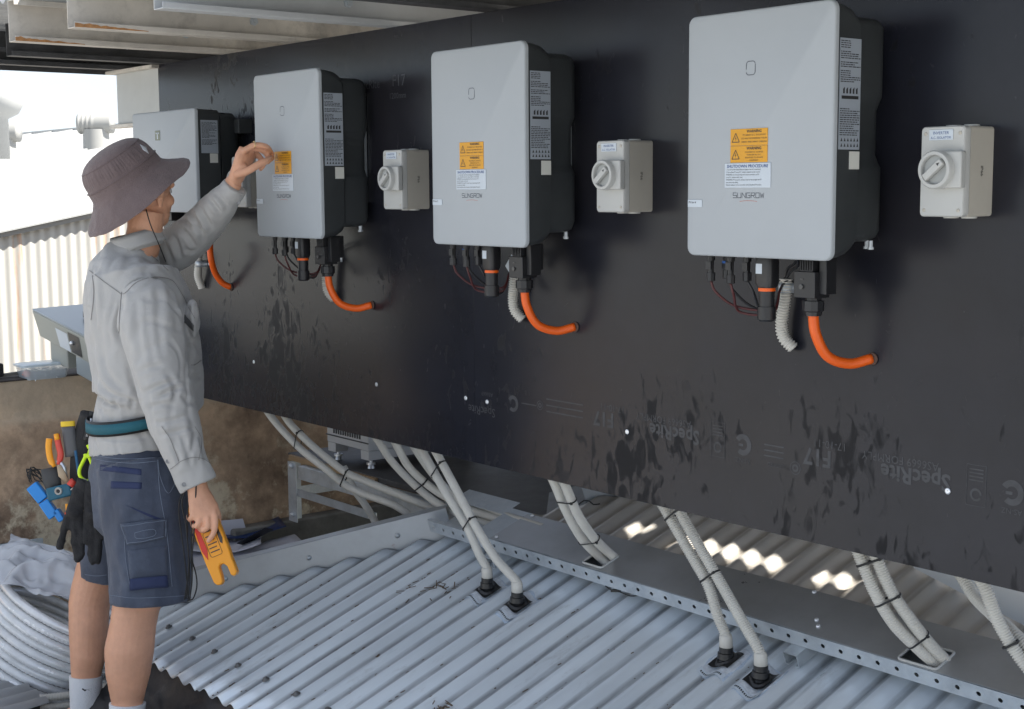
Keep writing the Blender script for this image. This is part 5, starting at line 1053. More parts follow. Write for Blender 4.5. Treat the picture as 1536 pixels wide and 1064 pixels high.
# socks and shoes
for (rows, lg) in (([(191, 1055, 4.02, 27), (190, 1085, 4.02, 25), (190, 1118, 4.02, 24)], [(168, 1062), (192, 1064), (214, 1062)]), ([(129, 1014, 4.30, 24.5), (128, 1045, 4.30, 22.5), (128, 1080, 4.30, 22)], None)):
    mb = MB(); sta(mb, [(a, b_, c, d, d * c / FPX * .95) for a, b_, c, d in rows], n=26); a = Pd(*rows[-1][:3]); o = mb.build('sock', M_sock, man, smooth=True, auto=50)
    displace(o, lambda p, n: .0008 * math.sin(p.dot(FB) * 900))
    mb = MB(); mb.tube([a - FB * .085 - UZ * .03, a - FB * .05 - UZ * .005, a + FB * .02 - UZ * .005, a + FB * .11 - UZ * .028, a + FB * .19 - UZ * .045], [(.030, .036), (.042, .046), (.042, .048), (.032, .046), (.018, .034)], 16, side=UZ); sh_ = mb.build('shoe', mat('work_shoe', (.06, .045, .035), .7), man, smooth=True)
    mb = MB(); mb.tube([a - FB * .095 - UZ * .066, a + FB * .20 - UZ * .066], [(.012, .042), (.012, .042)], 12, side=UZ); mb.build('sole', M_blackpl, sh_, smooth=True)
sk = [o for o in man.children if o.name.startswith('sock')]
bpy.context.view_layer.update()
sw = [(122.5, 1034), (127, 1037), (133, 1036), (144, 1031.5), (133, 1034), (127, 1034.5), (124, 1032.5)]
q_ = [surf(x, y, sk[-1], .0008) for x, y in sw]
if all(q_): mb = MB(); mb.add(q_, [tuple(range(len(q_)))]); mb.build('sock_logo', M_lblblk, sk[-1])

# ---- hat
HA = (CR * -.51 + CU * .79 - CF * .34).normalized(); HX = (CR * .86 + CU * .50); HX = (HX - HA * HX.dot(HA)).normalized(); HY = HA.cross(HX)
HB = Pd(192, 273, 4.14)
def hat_ring(r, h_, wob=0, sx=1.08, sy=1.0, K=72, dr=None):
    out = []
    for k in range(K):
        a = 2 * math.pi * k / K; rr_ = r * (1 + wob * noise.noise((math.cos(a) * 2.2, math.sin(a) * 2.2, 4))); hh_ = h_ + (dr(a) if dr else 0)
        out.append(HB + HX * math.cos(a) * rr_ * sx + HY * math.sin(a) * rr_ * sy + HA * hh_)
    return out
brimdroop = lambda a: .020 * noise.noise((math.cos(a) * 1.6, math.sin(a) * 1.6, 1)) + .011 * math.cos(a) + .016 * math.sin(a)
def bd(f): return lambda a: brimdroop(a) * f
mb = MB()
prof = [(.170, -.054, 1, .03), (.163, -.047, .95, .03), (.150, -.036, .7, .02), (.132, -.020, .45, .01), (.116, -.006, .2, .0), (.109, .004, 0, 0), (.108, .012, 0, 0), (.107, .030, 0, 0), (.1055, .033, 0, 0), (.104, .040, 0, .01), (.101, .058, 0, .02), (.096, .074, 0, .02), (.0905, .084, 0, .02), (.088, .088, 0, .01), (.078, .098, 0, .02), (.060, .107, 0, .03), (.035, .113, 0, .04), (.012, .115, 0, 0), (.001, .115, 0, 0)]
mb.rings([hat_ring(r, h_, wb, dr=bd(f)) for r, h_, f, wb in prof], caps=False)
hat = mb.build('hat', M_hat, man, smooth=True)
sd_ = hat.modifiers.new('s', 'SOLIDIFY'); sd_.thickness = .0025; sd_.offset = -1
ss_ = hat.modifiers.new('ss', 'SUBSURF'); ss_.levels = 2; ss_.render_levels = 2; evalmesh(hat); hat.data.polygons.foreach_set('use_smooth', [True] * len(hat.data.polygons))
def hat_d(p, n):
    d = p - HB; h_ = d.dot(HA); x = d.dot(HX); y = d.dot(HY); r = math.hypot(x, y); a = math.atan2(y, x); o = 0
    if .036 < h_ < .088: o += math.sin(math.pi * (h_ - .036) / .052) * (.0022 * ridge(noise.noise(V(math.cos(a) * 15, math.sin(a) * 15, h_ * 3))) - .0008 + .0007 * noise.noise(V(math.cos(a) * 40, math.sin(a) * 40, h_ * 8)))
    if h_ < 0: o += .0022 * noise.noise(V(x * 28, y * 28, h_ * 28)) + .0006 * math.sin(r * 1500)
    return o + .0006 * noise.noise(p * 90)
displace(hat, hat_d)
for (r, h_, rad) in ((.1085, .0055, .0011), (.1083, .0315, .0012), (.0905, .0855, .0010)):
    mb = MB(); mb.tube(hat_ring(r, h_, 0), rad, 6, closed=True, caps=False); mb.build('hat_seam', mat('hat_seam', (.16, .12, .12), .9), hat, smooth=True)
bpy.context.view_layer.update()
p = patch(hat, [(210, 217), (219, 221), (223, 231), (214, 224)], mat('hat_badge', (.55, .57, .6), .6), 'badge', .001, 6, 4, par=hat)
M_cord = mat('black_cord', (.008, .008, .008), .6)
mb = MB(); q_ = [Pd(219, 314, 4.03), Pd(226, 338, 4.02), Pd(238, 366, 4.02)]; e = surf(249, 392, shirt, .002) or Pd(249, 392, 4.0); mb.tube(spline(q_ + [e], .01), .0016, 6); mb.build('chin_cord', M_cord, hat, smooth=True)

# ---- belt
M_teal = mat('teal_webbing', (.012, .105, .14), .75, bump=.6, bscale=300)
def wrap(z_rows, r_, M, name, a0=-180, a1=180, ofs=0):
    mb = MB(); K = 60; rs = []
    for k in range(K + 1):
        a = R(a0 + (a1 - a0) * k / K); c = Pd(210, 623, 4.14); base_ = c + FB * math.cos(a) * (.1385 + r_) + RB * math.sin(a) * (.176 + r_) + UZ * (.022 * math.cos(a) * 1.1)
        rs.append(base_)
    vs = []
    for p_ in rs: vs += [p_ + UZ * z_rows[0], p_ + UZ * z_rows[1]]
    mb.add(vs, [(2 * i, 2 * i + 2, 2 * i + 3, 2 * i + 1) for i in range(K)]); o = mb.build(name, M, man, smooth=True); o.modifiers.new('s', 'SOLIDIFY').thickness = .003; return o
wrap((-.020, .022), .010, M_tie, 'tool_belt'); wrap((-.013, .015), .0125, M_teal, 'belt_band')

# ================================================================== THINGS AROUND THE WORKER
# fork tester in the hanging hand
TU = (Pd(338, 862, 3.885) - Pd(301, 764, 3.91)).normalized(); TN = (-CF - TU * (-CF).dot(TU)).normalized(); TW_ = TN.cross(TU); 
if TW_.dot(CR) < 0: TW_ = -TW_
tO = Pd(303, 770, 3.912)
def TP_(a, l, n=0): return tO + TW_ * a + TU * l + TN * n
tt = thing('fork_tester', tO, 'yellow fork tester with a red stripe held in the worker\'s lowered hand', 'electrical tester')
outl = [(-.028, -.03), (.026, -.035), (.034, .0), (.037, .05), (.038, .115), (.036, .145), (.036, .185), (.030, .193), (.022, .193), (.017, .187), (.016, .162), (.010, .152), (.000, .150), (-.006, .156), (-.007, .178), (-.010, .196), (-.018, .203), (-.028, .200), (-.034, .190), (-.037, .14), (-.038, .06), (-.034, 0)]
mb = MB(); mb.prism([TP_(a, l, -.016) for a, l in outl], V(0, 0, 0), TN * .030); M_fy = mat('tester_yellow', (.85, .33, .012), .4); mb.build('body', M_fy, tt, bevel=.0045, seg=3)
mb = MB(); mb.prism([TP_(a, l, .0142) for a, l in [(-.031, -.01), (-.022, -.012), (-.018, .10), (-.026, .128), (-.034, .10)]], V(0, 0, 0), TN * .0018); mb.build('red_stripe', mat('tester_red', (.6, .03, .012), .4), tt, bevel=.0006)
mb = MB(); mb.prism([TP_(a, l, .0142) for a, l in [(.022, .03), (.028, .028), (.032, .085), (.027, .10), (.022, .094)]], V(0, 0, 0), TN * .0012); mb.build('display', mat('tester_dark', (.06, .035, .02), .3), tt)
mb = MB(); c = TP_(.0, .045, .0145); mb.lathe([(.0085, 0), (.0085, .003), (.006, .0032)], c, TN, 16); kb = mb.build('button', mat('button_white', (.6, .58, .5), .4), tt, auto=40)
mb = MB(); mb.lathe([(.0105, 0), (.0105, .0016), (.009, .0018)], c - TN * .0004, TN, 16); mb.build('button_ring', M_blackpl, tt, auto=40)
for k in range(5):
    mb = MB(); mb.prism([TP_(a, l, .0143) for a, l in [(-.012, .066 + .011 * k), (.014 - .004 * (k % 2), .066 + .011 * k), (.014 - .004 * (k % 2), .069 + .011 * k), (-.012, .069 + .011 * k)]], V(0, 0, 0), TN * .0005); mb.build('marking', MATS['tester_dark'], tt)
mb = MB(); mb.tube([TP_(x, y, .0148) for x, y in rrect(.034, .07, .006, 3, .001, .09)], .0006, 5, closed=True, caps=False); mb.build('face_outline', MATS['tester_dark'], tt)
mb = MB(); text('V', .014, TP_(-.004, .026, .0146), None, None, ax=TW_, ay=-TU, ret=mb); mb.build('lettering', MATS['tester_dark'], tt)
mb = MB(); mb.ball(TP_(.0265, .183, .003), .0115, 12, 8, (1, .7, 1.2)); mb.build('prong_tip', mat('clear_tip', (.7, .5, .35), .2, alpha=.8), tt, smooth=True)

# test leads looped at the thigh
tl = thing('test_leads', Pd(288, 890, 3.93), 'thin black test leads hanging in long loops in front of the shorts', 'test leads')
for k, l in enumerate(([(292, 706), (276, 735), (268, 765), (276, 830), (281, 880), (279, 898)], [(293, 708), (284, 740), (281, 800), (284, 860), (282, 899)], [(294, 710), (289, 750), (287, 820), (288, 870), (284, 901)], [(292, 712), (273, 750), (279, 790), (283, 850), (277, 900)], [(287, 838), (294, 862), (295, 882), (289, 899), (281, 902)], [(295, 708), (291, 800), (286, 845)])):
    mb = MB(); mb.tube(spline([Pd(x, y, 3.895 - .004 * k + .02 * (y > 850) ) for x, y in l], .01), .0019, 6); mb.build('lead', M_cord, tl, smooth=True)

# tool pouch and what hangs on it
DP = 4.16
tp = thing('tool_pouch', Pd(118, 760, DP), 'black tool pouch hanging on the back of the teal belt', 'tool pouch')
mb = MB(); mb.tube(spline([Pd(136, 622, DP - .02), Pd(130, 640, DP), Pd(124, 660, DP), Pd(120, 700, DP), Pd(121, 745, DP)], .012), (.030, .014), 14, side=CR); mb.build('holster', mat('pouch_nylon', (.025, .024, .025), .8, bump=.5, bscale=300), tp, smooth=True)
mb = MB(); mb.tube(spline([Pd(139, 618, DP - .03), Pd(134, 640, DP - .02), Pd(128, 662, DP - .02)], .01), (.009, .004), 10, side=CR); mb.build('strap', M_tie, tp, smooth=True)
mb = MB(); mb.tube(spline([Pd(137, 628, DP - .045), Pd(134, 642, DP - .04), Pd(130, 655, DP - .035)], .01), .003, 8); mb.build('carabiner', M_screw, tp, smooth=True)
mb = MB(); mb.tube([Pd(74, 702, DP), Pd(78, 722, DP), Pd(82, 738, DP)], [(.026, .014), (.027, .015), (.022, .014)], 14, side=CR); mb.build('side_pocket', mat('pouch_grey', (.06, .06, .06), .8), tp, smooth=True)
mb = MB(); mb.tube([Pd(113, 676, DP - .03), Pd(118, 712, DP - .03)], (.004, .002), 6, side=CR); mb.build('piping', mat('pouch_blue', (.01, .09, .2), .6), tp)
# blue tape reel in holder
mb = MB(); 
tr = thing('tape_holder', Pd(88, 745, DP - .02), 'blue band with a white ring in the middle on the tool pouch', 'tape holder')
mb.obox(Pd(90, 738, DP - .03), (CR * .97 + CU * .24) * .037, (CU * .97 - CR * .24) * .019, CF * .012); mb.build('band', mat('petrol_blue', (.01, .10, .16), .55), tr, bevel=.006, seg=3)
mb = MB(); c = Pd(87.5, 737, DP - .044); mb.lathe([(.0055, -.001), (.0055, .002), (.0105, .0025), (.0115, -.001)], c, -CF, 20, caps=False); mb.build('white_ring', M_white, tr, smooth=True)
mb = MB(); mb.lathe([(.0054, -.002), (.0054, .001), (.002, .0012)], c, -CF, 14); mb.build('hub', M_blackpl, tr, smooth=True)
# knife
kn = thing('utility_knife', Pd(108, 680, DP), 'dark grey knife with a yellow butt standing in the pouch', 'knife')
mb = MB(); mb.tube(spline([Pd(102, 640, DP - .01), Pd(104, 655, DP - .01), Pd(108, 685, DP - .01)], .012), (.020, .010), 12, side=CR); mb.build('handle', mat('knife_grey', (.09, .09, .095), .5), kn, smooth=True)
mb = MB(); mb.tube([Pd(101.5, 632, DP - .01), Pd(102, 640, DP - .01)], (.0215, .011), 12, side=CR); mb.build('butt', mat('knife_yellow', (.75, .5, .02), .5), kn, bevel=.002)
# pliers
pl = thing('pliers', Pd(88, 700, DP), 'pliers with one orange yellow and one red handle in the pouch', 'pliers')
for (l, M, nm) in (([(74, 658), (73, 672), (76, 690), (82, 700)], mat('plier_yellow', (.85, .34, .01), .4), 'handle'), ([(85, 652), (88, 668), (91, 682), (88, 697)], mat('plier_red', (.62, .06, .04), .4), 'handle')):
    mb = MB(); ps = spline([Pd(x, y, DP - .02) for x, y in l], .006); k_ = len(ps); mb.tube(ps, lambda i: (.0095 if i < k_ * .8 else .006, .007), 12, side=CR); mb.build(nm, M, pl, smooth=True)
mb = MB(); mb.tube([Pd(84, 651, DP - .024), Pd(86, 660, DP - .026)], (.0075, .005), 10, side=CR); mb.build('grip_inlay', MATS['plier_yellow'], pl, smooth=True)
mb = MB(); mb.tube([Pd(87, 690, DP - .02), Pd(94, 702, DP - .02), Pd(100, 720, DP - .02)], [(.007, .004), (.010, .005), (.006, .004)], 8, side=CR); mb.build('jaw', M_screw, pl, smooth=True)
sc = thing('side_cutter', Pd(100, 720, DP), 'worn steel jaw of a second cutter sticking out of the pouch', 'cutter')
mb = MB(); mb.tube([Pd(88, 698, DP - .03), Pd(93, 712, DP - .03), Pd(101, 722, DP - .03)], [(.006, .003), (.012, .005), (.006, .004)], 10, side=CR); mb.build('jaw', mat('worn_wood', (.4, .3, .2), .6), sc, smooth=True)
mb = MB(); mb.tube([Pd(104, 722, DP - .04), Pd(112, 728, DP - .04)], [(.012, .008), (.010, .008)], 10, side=CR); mb.build('handle', MATS['plier_red'], sc, smooth=True)
# strip of blue connectors with black wires
bs = thing('blue_connectors', Pd(70, 775, DP), 'string of bright blue connector blocks with black wires left of the pouch', 'connectors')
M_bl = mat('bright_blue_plastic', (.01, .22, .62), .4)
for a_, b_, w_ in (((48, 728), (66, 750), .018), ((66, 752), (82, 775), .016), ((84, 765), (94, 781), .010)):
    p0_, p1_ = Pd(*a_, DP), Pd(*b_, DP); d = (p1_ - p0_); mb = MB(); s_ = d.normalized().cross(CF).normalized(); mb.obox((p0_ + p1_) / 2, d / 2, s_ * w_, CF * .012); mb.build('block', M_bl, bs, bevel=.003)
rnd = random.Random(9)
for k in range(9):
    mb = MB(); mb.tube(spline([Pd(46 + rnd.uniform(-3, 6), 722 + rnd.uniform(-4, 4), DP), Pd(42 + rnd.uniform(-3, 8), 706 + rnd.uniform(-6, 4), DP), Pd(52 + rnd.uniform(-4, 12), 708 + rnd.uniform(-4, 12), DP + .01), Pd(68 + rnd.uniform(-2, 6), 728 + rnd.uniform(-6, 4), DP)], .01), .0016, 5); mb.build('wire', M_cord, bs, smooth=True)
# glove clip and gloves
gc = thing('glove_clip', Pd(131, 720, DP - .06), 'fluorescent yellow glove clip hooked on the belt', 'clip'); M_fl = mat('fluoro_yellow', (.62, .85, .01), .45)
def rib(l, r, M, nm, par, d=DP - .07, side=None): mb = MB(); mb.tube(spline([Pd(x, y, d) for x, y in l], .006), r, 8, side=side); return mb.build(nm, M, par, smooth=True)
rib([(129, 684), (124, 694), (119, 706), (121, 716), (129, 722)], .0052, M_fl, 'jaw', gc); rib([(133, 684), (137, 694), (141, 706), (139, 716), (131, 722)], .0052, M_fl, 'jaw', gc)
mb = MB(); mb.obox(Pd(131, 684, DP - .07), CR * .010, CU * .006, CF * .006); mb.build('bridge', M_fl, gc, bevel=.002); mb = MB(); mb.obox(Pd(135.5, 669, DP - .07), (CR + CU * .4).normalized() * .010, (CU - CR * .4).normalized() * .006, CF * .005); mb.build('hook', M_fl, gc, bevel=.002)
rib([(134, 674), (132, 682)], .003, M_fl, 'stem', gc)
rib([(106, 735), (116, 728), (124, 719), (131, 722), (137, 729), (150, 733)], .0022, M_white, 'white_cord', gc, DP - .08); rib([(131, 722), (142, 724), (151, 735)], .0022, M_white, 'white_cord', gc, DP - .08)
gl = thing('work_gloves', Pd(125, 835, DP - .07), 'pair of black work gloves with a red patch hanging from the yellow clip', 'gloves'); M_gl = mat('glove_black', (.018, .017, .018), .85, bump=.8, bscale=260, var=.3, vscale=40)
for (fl, nm) in (((([(128, 722), (118, 745), (112, 768)], (.024, .013)), ([(104, 768), (98, 790), (92, 812), (90, 820)], (.011, .009)), ([(112, 768), (112, 795), (113, 818), (117, 838)], (.012, .010)), ([(118, 765), (121, 790), (123, 810), (121, 836)], (.011, .009))), 'glove'),
                 ((([(136, 722), (138, 745), (140, 772)], (.026, .014)), ([(132, 765), (130, 790), (129, 812)], (.012, .010)), ([(138, 770), (137, 800), (137, 836), (139, 842)], (.011, .009)), ([(145, 768), (147, 795), (148, 820), (146, 842)], (.010, .009)), ([(148, 765), (153, 782), (155, 806)], (.009, .008))), 'glove')):
    mb = MB()
    for l, r in fl:
        ps = spline([Pd(x, y, DP - .075 - (.02 if nm else 0)) for x, y in l], .006); mb.tube(ps, r, 12, side=CR); mb.ball(ps[-1], r[0] * .95, 10, 6)
    o = mb.build(nm, M_gl, gl); remesh(o, .004, 4); displace(o, lambda p, n: .003 * ridge(noise.noise(p * 28)) - .001)
mb = MB(); mb.obox(Pd(106, 772, DP - .098), (CR * .97 + CU * .25) * .015, (CU * .97 - CR * .25) * .010, CF * .004); mb.build('red_patch', mat('glove_red', (.6, .05, .03), .7), gl, bevel=.002)
mb = MB(); mb.tube([Pd(101, 756, DP - .05), Pd(101, 768, DP - .05)], [(.008, .006), (.005, .004)], 10); tag(mb.build('orange_bit_holder', MATS['plier_yellow'], smooth=True), 'small orange tip poking out below the blue band', 'bit holder')

# ---------------------------------------------------- on the parapet
A_ = Px(48, 463, -2.44); B_ = Py(130, 505, A_.y); e2 = B_ - A_; e1 = V(0, .34, .01)
ub = thing('spare_inverter', (-2.4, A_.y + .15, .036), 'grey spare inverter lying face up on the parapet behind the worker', 'spare inverter')
M_ub = mat('grey_blue_case', (.26, .30, .32), .3, .1, coat=.2); M_ub2 = mat('grey_side_case', (.30, .31, .28), .5)
dn = V(.012, .02, -.098)
mb = MB(); q8 = [A_, B_, B_ + e1, A_ + e1]; mb.add(q8 + [p + V(0, 0, -.008) for p in q8], [(0, 1, 2, 3), (7, 6, 5, 4), (0, 4, 5, 1), (1, 5, 6, 2), (2, 6, 7, 3), (3, 7, 4, 0)]); mb.build('top_face', M_ub, ub, bevel=.003)
q9 = [p + V(0, 0, -.0085) for p in q8]; ctr = sum(q8, V(0, 0, 0)) / 4; lo = [p.lerp(ctr, .1) + V(0, 0, -.105) for p in q8]
mb = MB(); mb.add(q9 + lo, [(0, 1, 2, 3), (7, 6, 5, 4), (0, 4, 5, 1), (1, 5, 6, 2), (2, 6, 7, 3), (3, 7, 4, 0)]); mb.build('case', M_ub2, ub, bevel=.003)
def onside(u, v_, off=.0015): a = q9[0].lerp(q9[1], u); b_ = lo[0].lerp(lo[1], u); n_ = (q9[1] - q9[0]).cross(lo[0] - q9[0]).normalized(); n_ = n_ if n_.dot(CC - a) > 0 else -n_; return a.lerp(b_, v_) + n_ * off
mb = MB(); mb.add([onside(.42, .22), onside(.64, .22), onside(.66, .95), onside(.44, .95)], [(0, 1, 2, 3)]); mb.build('label', M_wht, ub)
mb = MB(); mb.add([onside(.66, .12), onside(.86, .12), onside(.88, .92), onside(.68, .92)], [(0, 1, 2, 3)]); mb.build('connector_recess', M_blackpl, ub)
mb = MB(); mb.ball(onside(.72, .5, .004), .009, 10, 8); mb.build('connector', M_screw, ub, smooth=True)
lo2 = [p.lerp(ctr + V(0, 0, -.105), .16) for p in lo]
mb = MB(); mb.prism([lo2[0] + V(0, 0, -.001), lo2[0].lerp(lo2[1], .42) + V(0, 0, -.001), lo2[3].lerp(lo2[2], .42) + V(0, 0, -.001), lo2[3] + V(0, 0, -.001)], V(0, 0, 0), V(0, 0, .04 - min(p.z for p in lo2))); mb.build('foot', M_ub2, ub, bevel=.004)
mb = MB(); mb.prism([lo2[0].lerp(lo2[1], .62) + V(0, 0, -.001), lo2[1] + V(0, 0, -.001), lo2[2] + V(0, 0, -.001), lo2[3].lerp(lo2[2], .62) + V(0, 0, -.001)], V(0, 0, 0), V(0, 0, .04 - min(p.z for p in lo2))); mb.build('foot', M_ub, ub, bevel=.006)
mb = MB(); s0 = A_.lerp(B_, .45) + e1 * .35; s1 = A_.lerp(B_, .9) + e1 * .35; mb.obox((s0 + s1) / 2 + V(0, 0, .014), (s1 - s0) / 2, V(0, .012, 0), V(0, 0, .012)); mb.obox(s0 + V(0, .06, .014), V(.012, 0, 0), V(0, .05, 0), V(0, 0, .012)); mb.build('hanging_rail', M_case, ub, bevel=.002)
# clear container
ct = thing('clear_container', Px(64, 568, -2.36), 'clear plastic tub of screws on the parapet ledge', 'container'); M_cl = mat('clear_plastic', (.74, .82, .87), .15, alpha=.5); c = Px(64, 556, -2.335); 
hx, hy, hz = .055, .092, .026
def tub(sc, z): return [c + V(px_, py_, z) for px_, py_ in rrect(2 * hx * sc, 2 * hy * sc, .02, 3)]
mb = MB(); mb.rings([tub(.86, -.028), tub(.9, -.020), tub(1, .022)], caps=True); mb.build('tub', M_cl, ct, auto=40)
mb = MB(); mb.rings([tub(1.06, .0225), tub(1.08, .030), tub(.9, .033)]); mb.build('snap_lid', mat('lid_plastic', (.66, .76, .82), .2, alpha=.8), ct, auto=40)
rnd = random.Random(4); mb = MB()
for k in range(150):
    p = c + V(rnd.uniform(-.04, .045), rnd.uniform(-.05, .075), -.024 + rnd.random() * .03); d = V(rnd.gauss(0, 1), rnd.gauss(0, 1), rnd.gauss(0, .5)).normalized() * .009; mb.cyl(p - d, p + d, .0012, .0018, 5)
o = mb.build('screws', M_screw, ct); o['kind'] = 'stuff'
mb = MB(); mb.ball(c + V(.02, -.07, -.004), .017, 10, 8, (1, 1, .9)); mb.build('orange_plugs', mat('plug_orange', (.8, .12, .03), .5), ct, smooth=True)
mb = MB(); mb.box(Px(-8, 566, -2.36) - V(.02, .02, 0), Px(4, 566, -2.36) + V(.02, 0, .055)); tag(mb.build('drill_battery', M_blackpl, bevel=.006), 'black block standing on the parapet at the left edge', 'battery')
mb = MB(); mb.obox(Px(20, 561, -2.38), V(.01, 0, 0), V(0, .06, .003), V(0, 0, .006)); tag(mb.build('offcut', M_kerb), 'pale strip offcut lying beside the clear tub', 'offcut')

# ---------------------------------------------------- coil of conduit wrapped in film
cc = Pd(104, 896, 4.74); ua = (CR * .92 - UZ * .46).normalized(); vb_ = (CF * .86 + UZ * .10 - CR * .1); vb_.z = .13; vb_.normalize(); wn_ = ua.cross(vb_).normalized(); wn_ = wn_ if wn_.z > 0 else -wn_
cl_ = thing('conduit_coil', cc - UZ * .2, 'coil of pale corrugated conduit wrapped in clear film at the lower left', 'conduit coil'); M_cf = mat('film_wrapped_conduit', (.74, .75, .76), .16, .15, var=.15, vscale=14, coat=.8)
for k in range(9):
    pts = [cc - wn_ * (.030 * k - .02) + ua * math.cos(R(10 * q_)) * (.27 + .006 * (k % 2)) + vb_ * math.sin(R(10 * q_)) * (.25 + .006 * (k % 3)) for q_ in range(36)]
    ps = spline(pts, .0075, closed=True); mb = MB(); mb.tube(ps, lambda i: .0146 if i % 2 else .0132, 12, closed=True, caps=False); mb.build('turn', M_cf, cl_, smooth=True)
def film(name, fn, nu, nv, M, par=None, lab=None, cat=None):
    mb = MB(); mb.add([fn(i / nu, j / nv) for j in range(nv + 1) for i in range(nu + 1)], [(j * (nu + 1) + i, j * (nu + 1) + i + 1, (j + 1) * (nu + 1) + i + 1, (j + 1) * (nu + 1) + i) for j in range(nv) for i in range(nu)])
    o = mb.build(name, M, par, smooth=True); 
    if lab: tag(o, lab, cat)
    return o
M_film = mat('clear_film', (.85, .88, .9), .12, alpha=.22)
def coilfilm(u, v_):
    a = R(-175 + 170 * u); s_ = v_; r = .020
    base_ = cc - wn_ * (.26 * (s_ - .08)) + ua * math.cos(a) * (.27 + r) + vb_ * math.sin(a) * (.25 + r); o_ = (base_ - cc).normalized()
    return base_ + o_ * (.008 * ridge(noise.noise((u * 12 + v_ * 3, v_ * 5, 0))) + .003 * noise.noise((u * 40, v_ * 20, 2)))
film('film', coilfilm, 120, 50, M_film, cl_)
bc = Pd(92, 868, 4.62)
def bagf(u, v_):
    a = (u - .5) * 2; b_ = (v_ - .5) * 2; h_ = .055 * (1 - a * a) * (1 - b_ * b_); d = .030 * ridge(noise.noise((u * 3, v_ * 3, 2))) + .010 * ridge(noise.noise((u * 7, v_ * 6, 7)))
    return bc + (CR * .95 - UZ * .2) * a * .21 * (1 + .15 * noise.noise((0, v_ * 4, 1))) + (CF * .8 + UZ * .35) * b_ * .15 * (1 + .2 * noise.noise((u * 4, 0, 5))) + UZ * (h_ + d - .02) - UZ * a * .02
film('plastic_bag', bagf, 70, 60, mat('bag_plastic', (.62, .64, .68), .2, alpha=.72, coat=.5), None, 'crumpled translucent plastic bag on top of the wrapped conduit coil', 'plastic bag')
mb = MB(); a_ = Px(-20, 845, -2.12); mb.obox(Px(10, 848, -2.12), V(.004, .02, 0), V(0, .12, .0), V(.0, 0, .082)); tag(mb.build('flashing_offcut', mat('pale_zinc', (.45, .5, .52), .5, .2, var=.15), bevel=.002), 'pale grey metal sheet leaning at the foot of the parapet at the left edge', 'metal sheet')
# dark cable ends near the coil
for k in range(2):
    mb = MB(); corr(mb, [Pd(60, 1048 + 15 * k, 4.42), Pd(110, 1042 + 15 * k, 4.45), Pd(175, 1026 + 15 * k, 4.48), Pd(222, 1015 + 12 * k, 4.5)], .012); tag(mb.build('loose_conduit', M_cond, smooth=True), ('upper' if k == 0 else 'lower') + ' loose grey conduit passing behind the worker\'s ankles', 'conduit')

# ---------------------------------------------------- papers and folder by the parapet
rnd = random.Random(2)
def paper(pxc, size, ang, z, lab, M=None, bend=.02, nm='paper_sheet'):
    c = Pz(*pxc, z); ax_ = V(math.cos(ang), math.sin(ang), 0); ay_ = V(-math.sin(ang), math.cos(ang), 0)
    def f(u, v_): a, b_ = (u - .5) * size[0], (v_ - .5) * size[1]; return c + ax_ * a + ay_ * b_ + UZ * (bend * (abs(a) / size[0] * 2) ** 2 + .008 * noise.noise((a * 9, b_ * 9, z * 9)) + .006)
    o = film(nm, f, 14, 14, M or mat('paper', (.62, .62, .68), .8), None, lab, 'paper'); o.modifiers.new('s', 'SOLIDIFY').thickness = .001; return o
paper((360, 836), (.55, .34), R(75), -.735, 'pale printed sheets spread along the channel, lowest of the pile'); paper((330, 818), (.34, .30), R(60), -.72, 'white sheet lying under the dark blue folder', bend=.03)
o = paper((352, 800), (.40, .22), R(70), -.695, 'dark blue folder lying open on the papers', mat('folder_blue', (.008, .035, .14), .35), .03, 'folder'); o['category'] = 'folder'
mb = MB(); p_ = Pz(383, 812, -.69); mb.obox(p_ + UZ * .02, V(.03, .05, .03), V(-.02, .03, -.012), V(0, 0, .001)); tag(mb.build('folder_flap', mat('folder_black', (.01, .012, .02), .5)), 'raised black flap at the right end of the blue folder', 'folder flap')
mb = MB(); p_ = Pz(345, 792, -.66); mb.obox(p_, V(.02, .06, .0), V(.0, -.01, .035), V(.001, 0, 0)); tag(mb.build('white_card', mat('paper', (.62, .62, .68), .8)), 'upright white card behind the dark blue folder', 'card')

# ---------------------------------------------------- cabinet and frame beneath the wall
cb = thing('cabinet', (-1.4, .75, -.28), 'light grey equipment cabinet on small metal feet behind the black wall', 'cabinet'); M_cab = mat('cabinet_grey', (.48, .49, .50), .5)
C1 = Py(553, 692, .47); x1_ = C1.x; x0_ = Py(491, 676, .47).x; zb = C1.z
mb = MB(); mb.box((x0_, .47, zb + .035), (x1_, .95, .35)); mb.build('body', M_cab, cb, bevel=.004)
mb = MB(); mb.box((x0_ + .002, .472, zb), (x0_ + .055, .53, zb + .0345)); mb.box((x1_ - .055, .472, zb), (x1_ - .002, .53, zb + .0345)); mb.box((x1_ - .055, .5305, zb), (x1_ - .002, .948, zb + .0345)); mb.build('plinth', M_cab, cb, bevel=.002)
mb = MB(); mb.box((x0_ - .003, .466, zb + .062), (x1_ + .003, .4695, zb + .066)); mb.build('door_gap', M_dark, cb)
for k in range(12):
    mb = MB(); xx = x0_ + .05 + k * .016; mb.box((xx, .4665, zb + .074), (xx + .006, .4695, zb + .10)); mb.build('vent_slot', M_dark, cb)
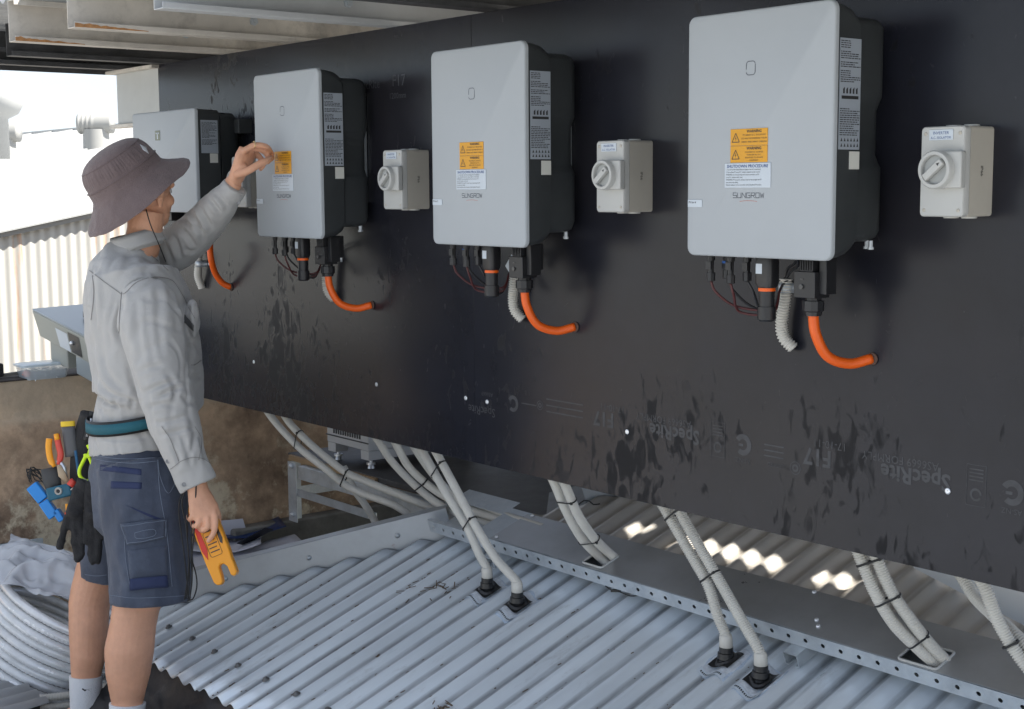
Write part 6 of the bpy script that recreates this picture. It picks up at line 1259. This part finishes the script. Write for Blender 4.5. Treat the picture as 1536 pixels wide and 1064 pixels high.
for x, y in ((x0_ + .03, .50), (x1_ - .03, .50), (x1_ - .03, .9)):
    mb = MB(); mb.lathe([(.006, 0), (.006, -.012), (.017, -.0125), (.017, -.02), (.009, -.021), (.012, -.028), (.014, -.034)], (x, y, zb), (0, 0, 1), 14); mb.build('foot', M_screw, cb, auto=40)
zf = zb - .034
pfm = thing('platform', (-1.2, .8, zf - .04), 'dark board platform under the grey cabinet', 'platform')
mb = MB(); mb.box((-1.75, .425, zf - .02), (.35, 1.3, zf)); mb.build('deck', M_dark, pfm, bevel=.002)
mb = MB(); mb.box((-1.72, .410, zf - .022), (-1.12, .424, zf - .002)); mb.build('timber_edge', mat('raw_timber', (.30, .20, .11), .8, var=.2, vscale=30, stretch=(.3, 3, 3)), pfm)
fr = thing('steel_frame', (-1.7, .45, -.53), 'galvanised angle frame carrying the platform against the brown parapet', 'steel frame')
for (a_, b_, M, nm) in (((-1.702, .395, -.528), (-1.640, .399, zf - .023), M_galv, 'post'), ((-1.699, .3995, -.528), (-1.696, .45, zf - .024), M_galv, 'post_flange'), ((-1.60, .38, zf - .075), (.9, .384, zf - .024), M_galv, 'front_rail'), ((-1.60, .3845, zf - .027), (.9, .42, zf - .024), M_galv, 'rail_flange'), ((-1.70, .40, -.44), (-1.698, 1.2, -.40), M_galv, 'side_rail')):
    mb = MB(); mb.box(a_, b_); mb.build(nm, M, fr, bevel=.0008, seg=1)
mb = MB(); p_, q_ = V(-1.62, .46, -.34), V(-1.05, .85, -.48); d = q_ - p_; mb.obox((p_ + q_) / 2, d / 2, V(0, 0, .028), d.cross(V(0, 0, 1)).normalized() * .0015); mb.build('diagonal_brace', M_galv, fr)
mb = MB(); mb.box((-1.64, .4, -.425), (-1.1, .404, -.395)); mb.build('lower_rail', M_galv, fr)
for x, z in ((-1.67, -.50), (-1.67, -.31), (-1.12, -.41)):
    mb = MB(); mb.lathe([(.010, 0), (.010, .006), (.007, .007), (.006, .012)], (x, .394, z), (0, -1, 0), 6); mb.build('bolt', M_screw, fr, auto=40)
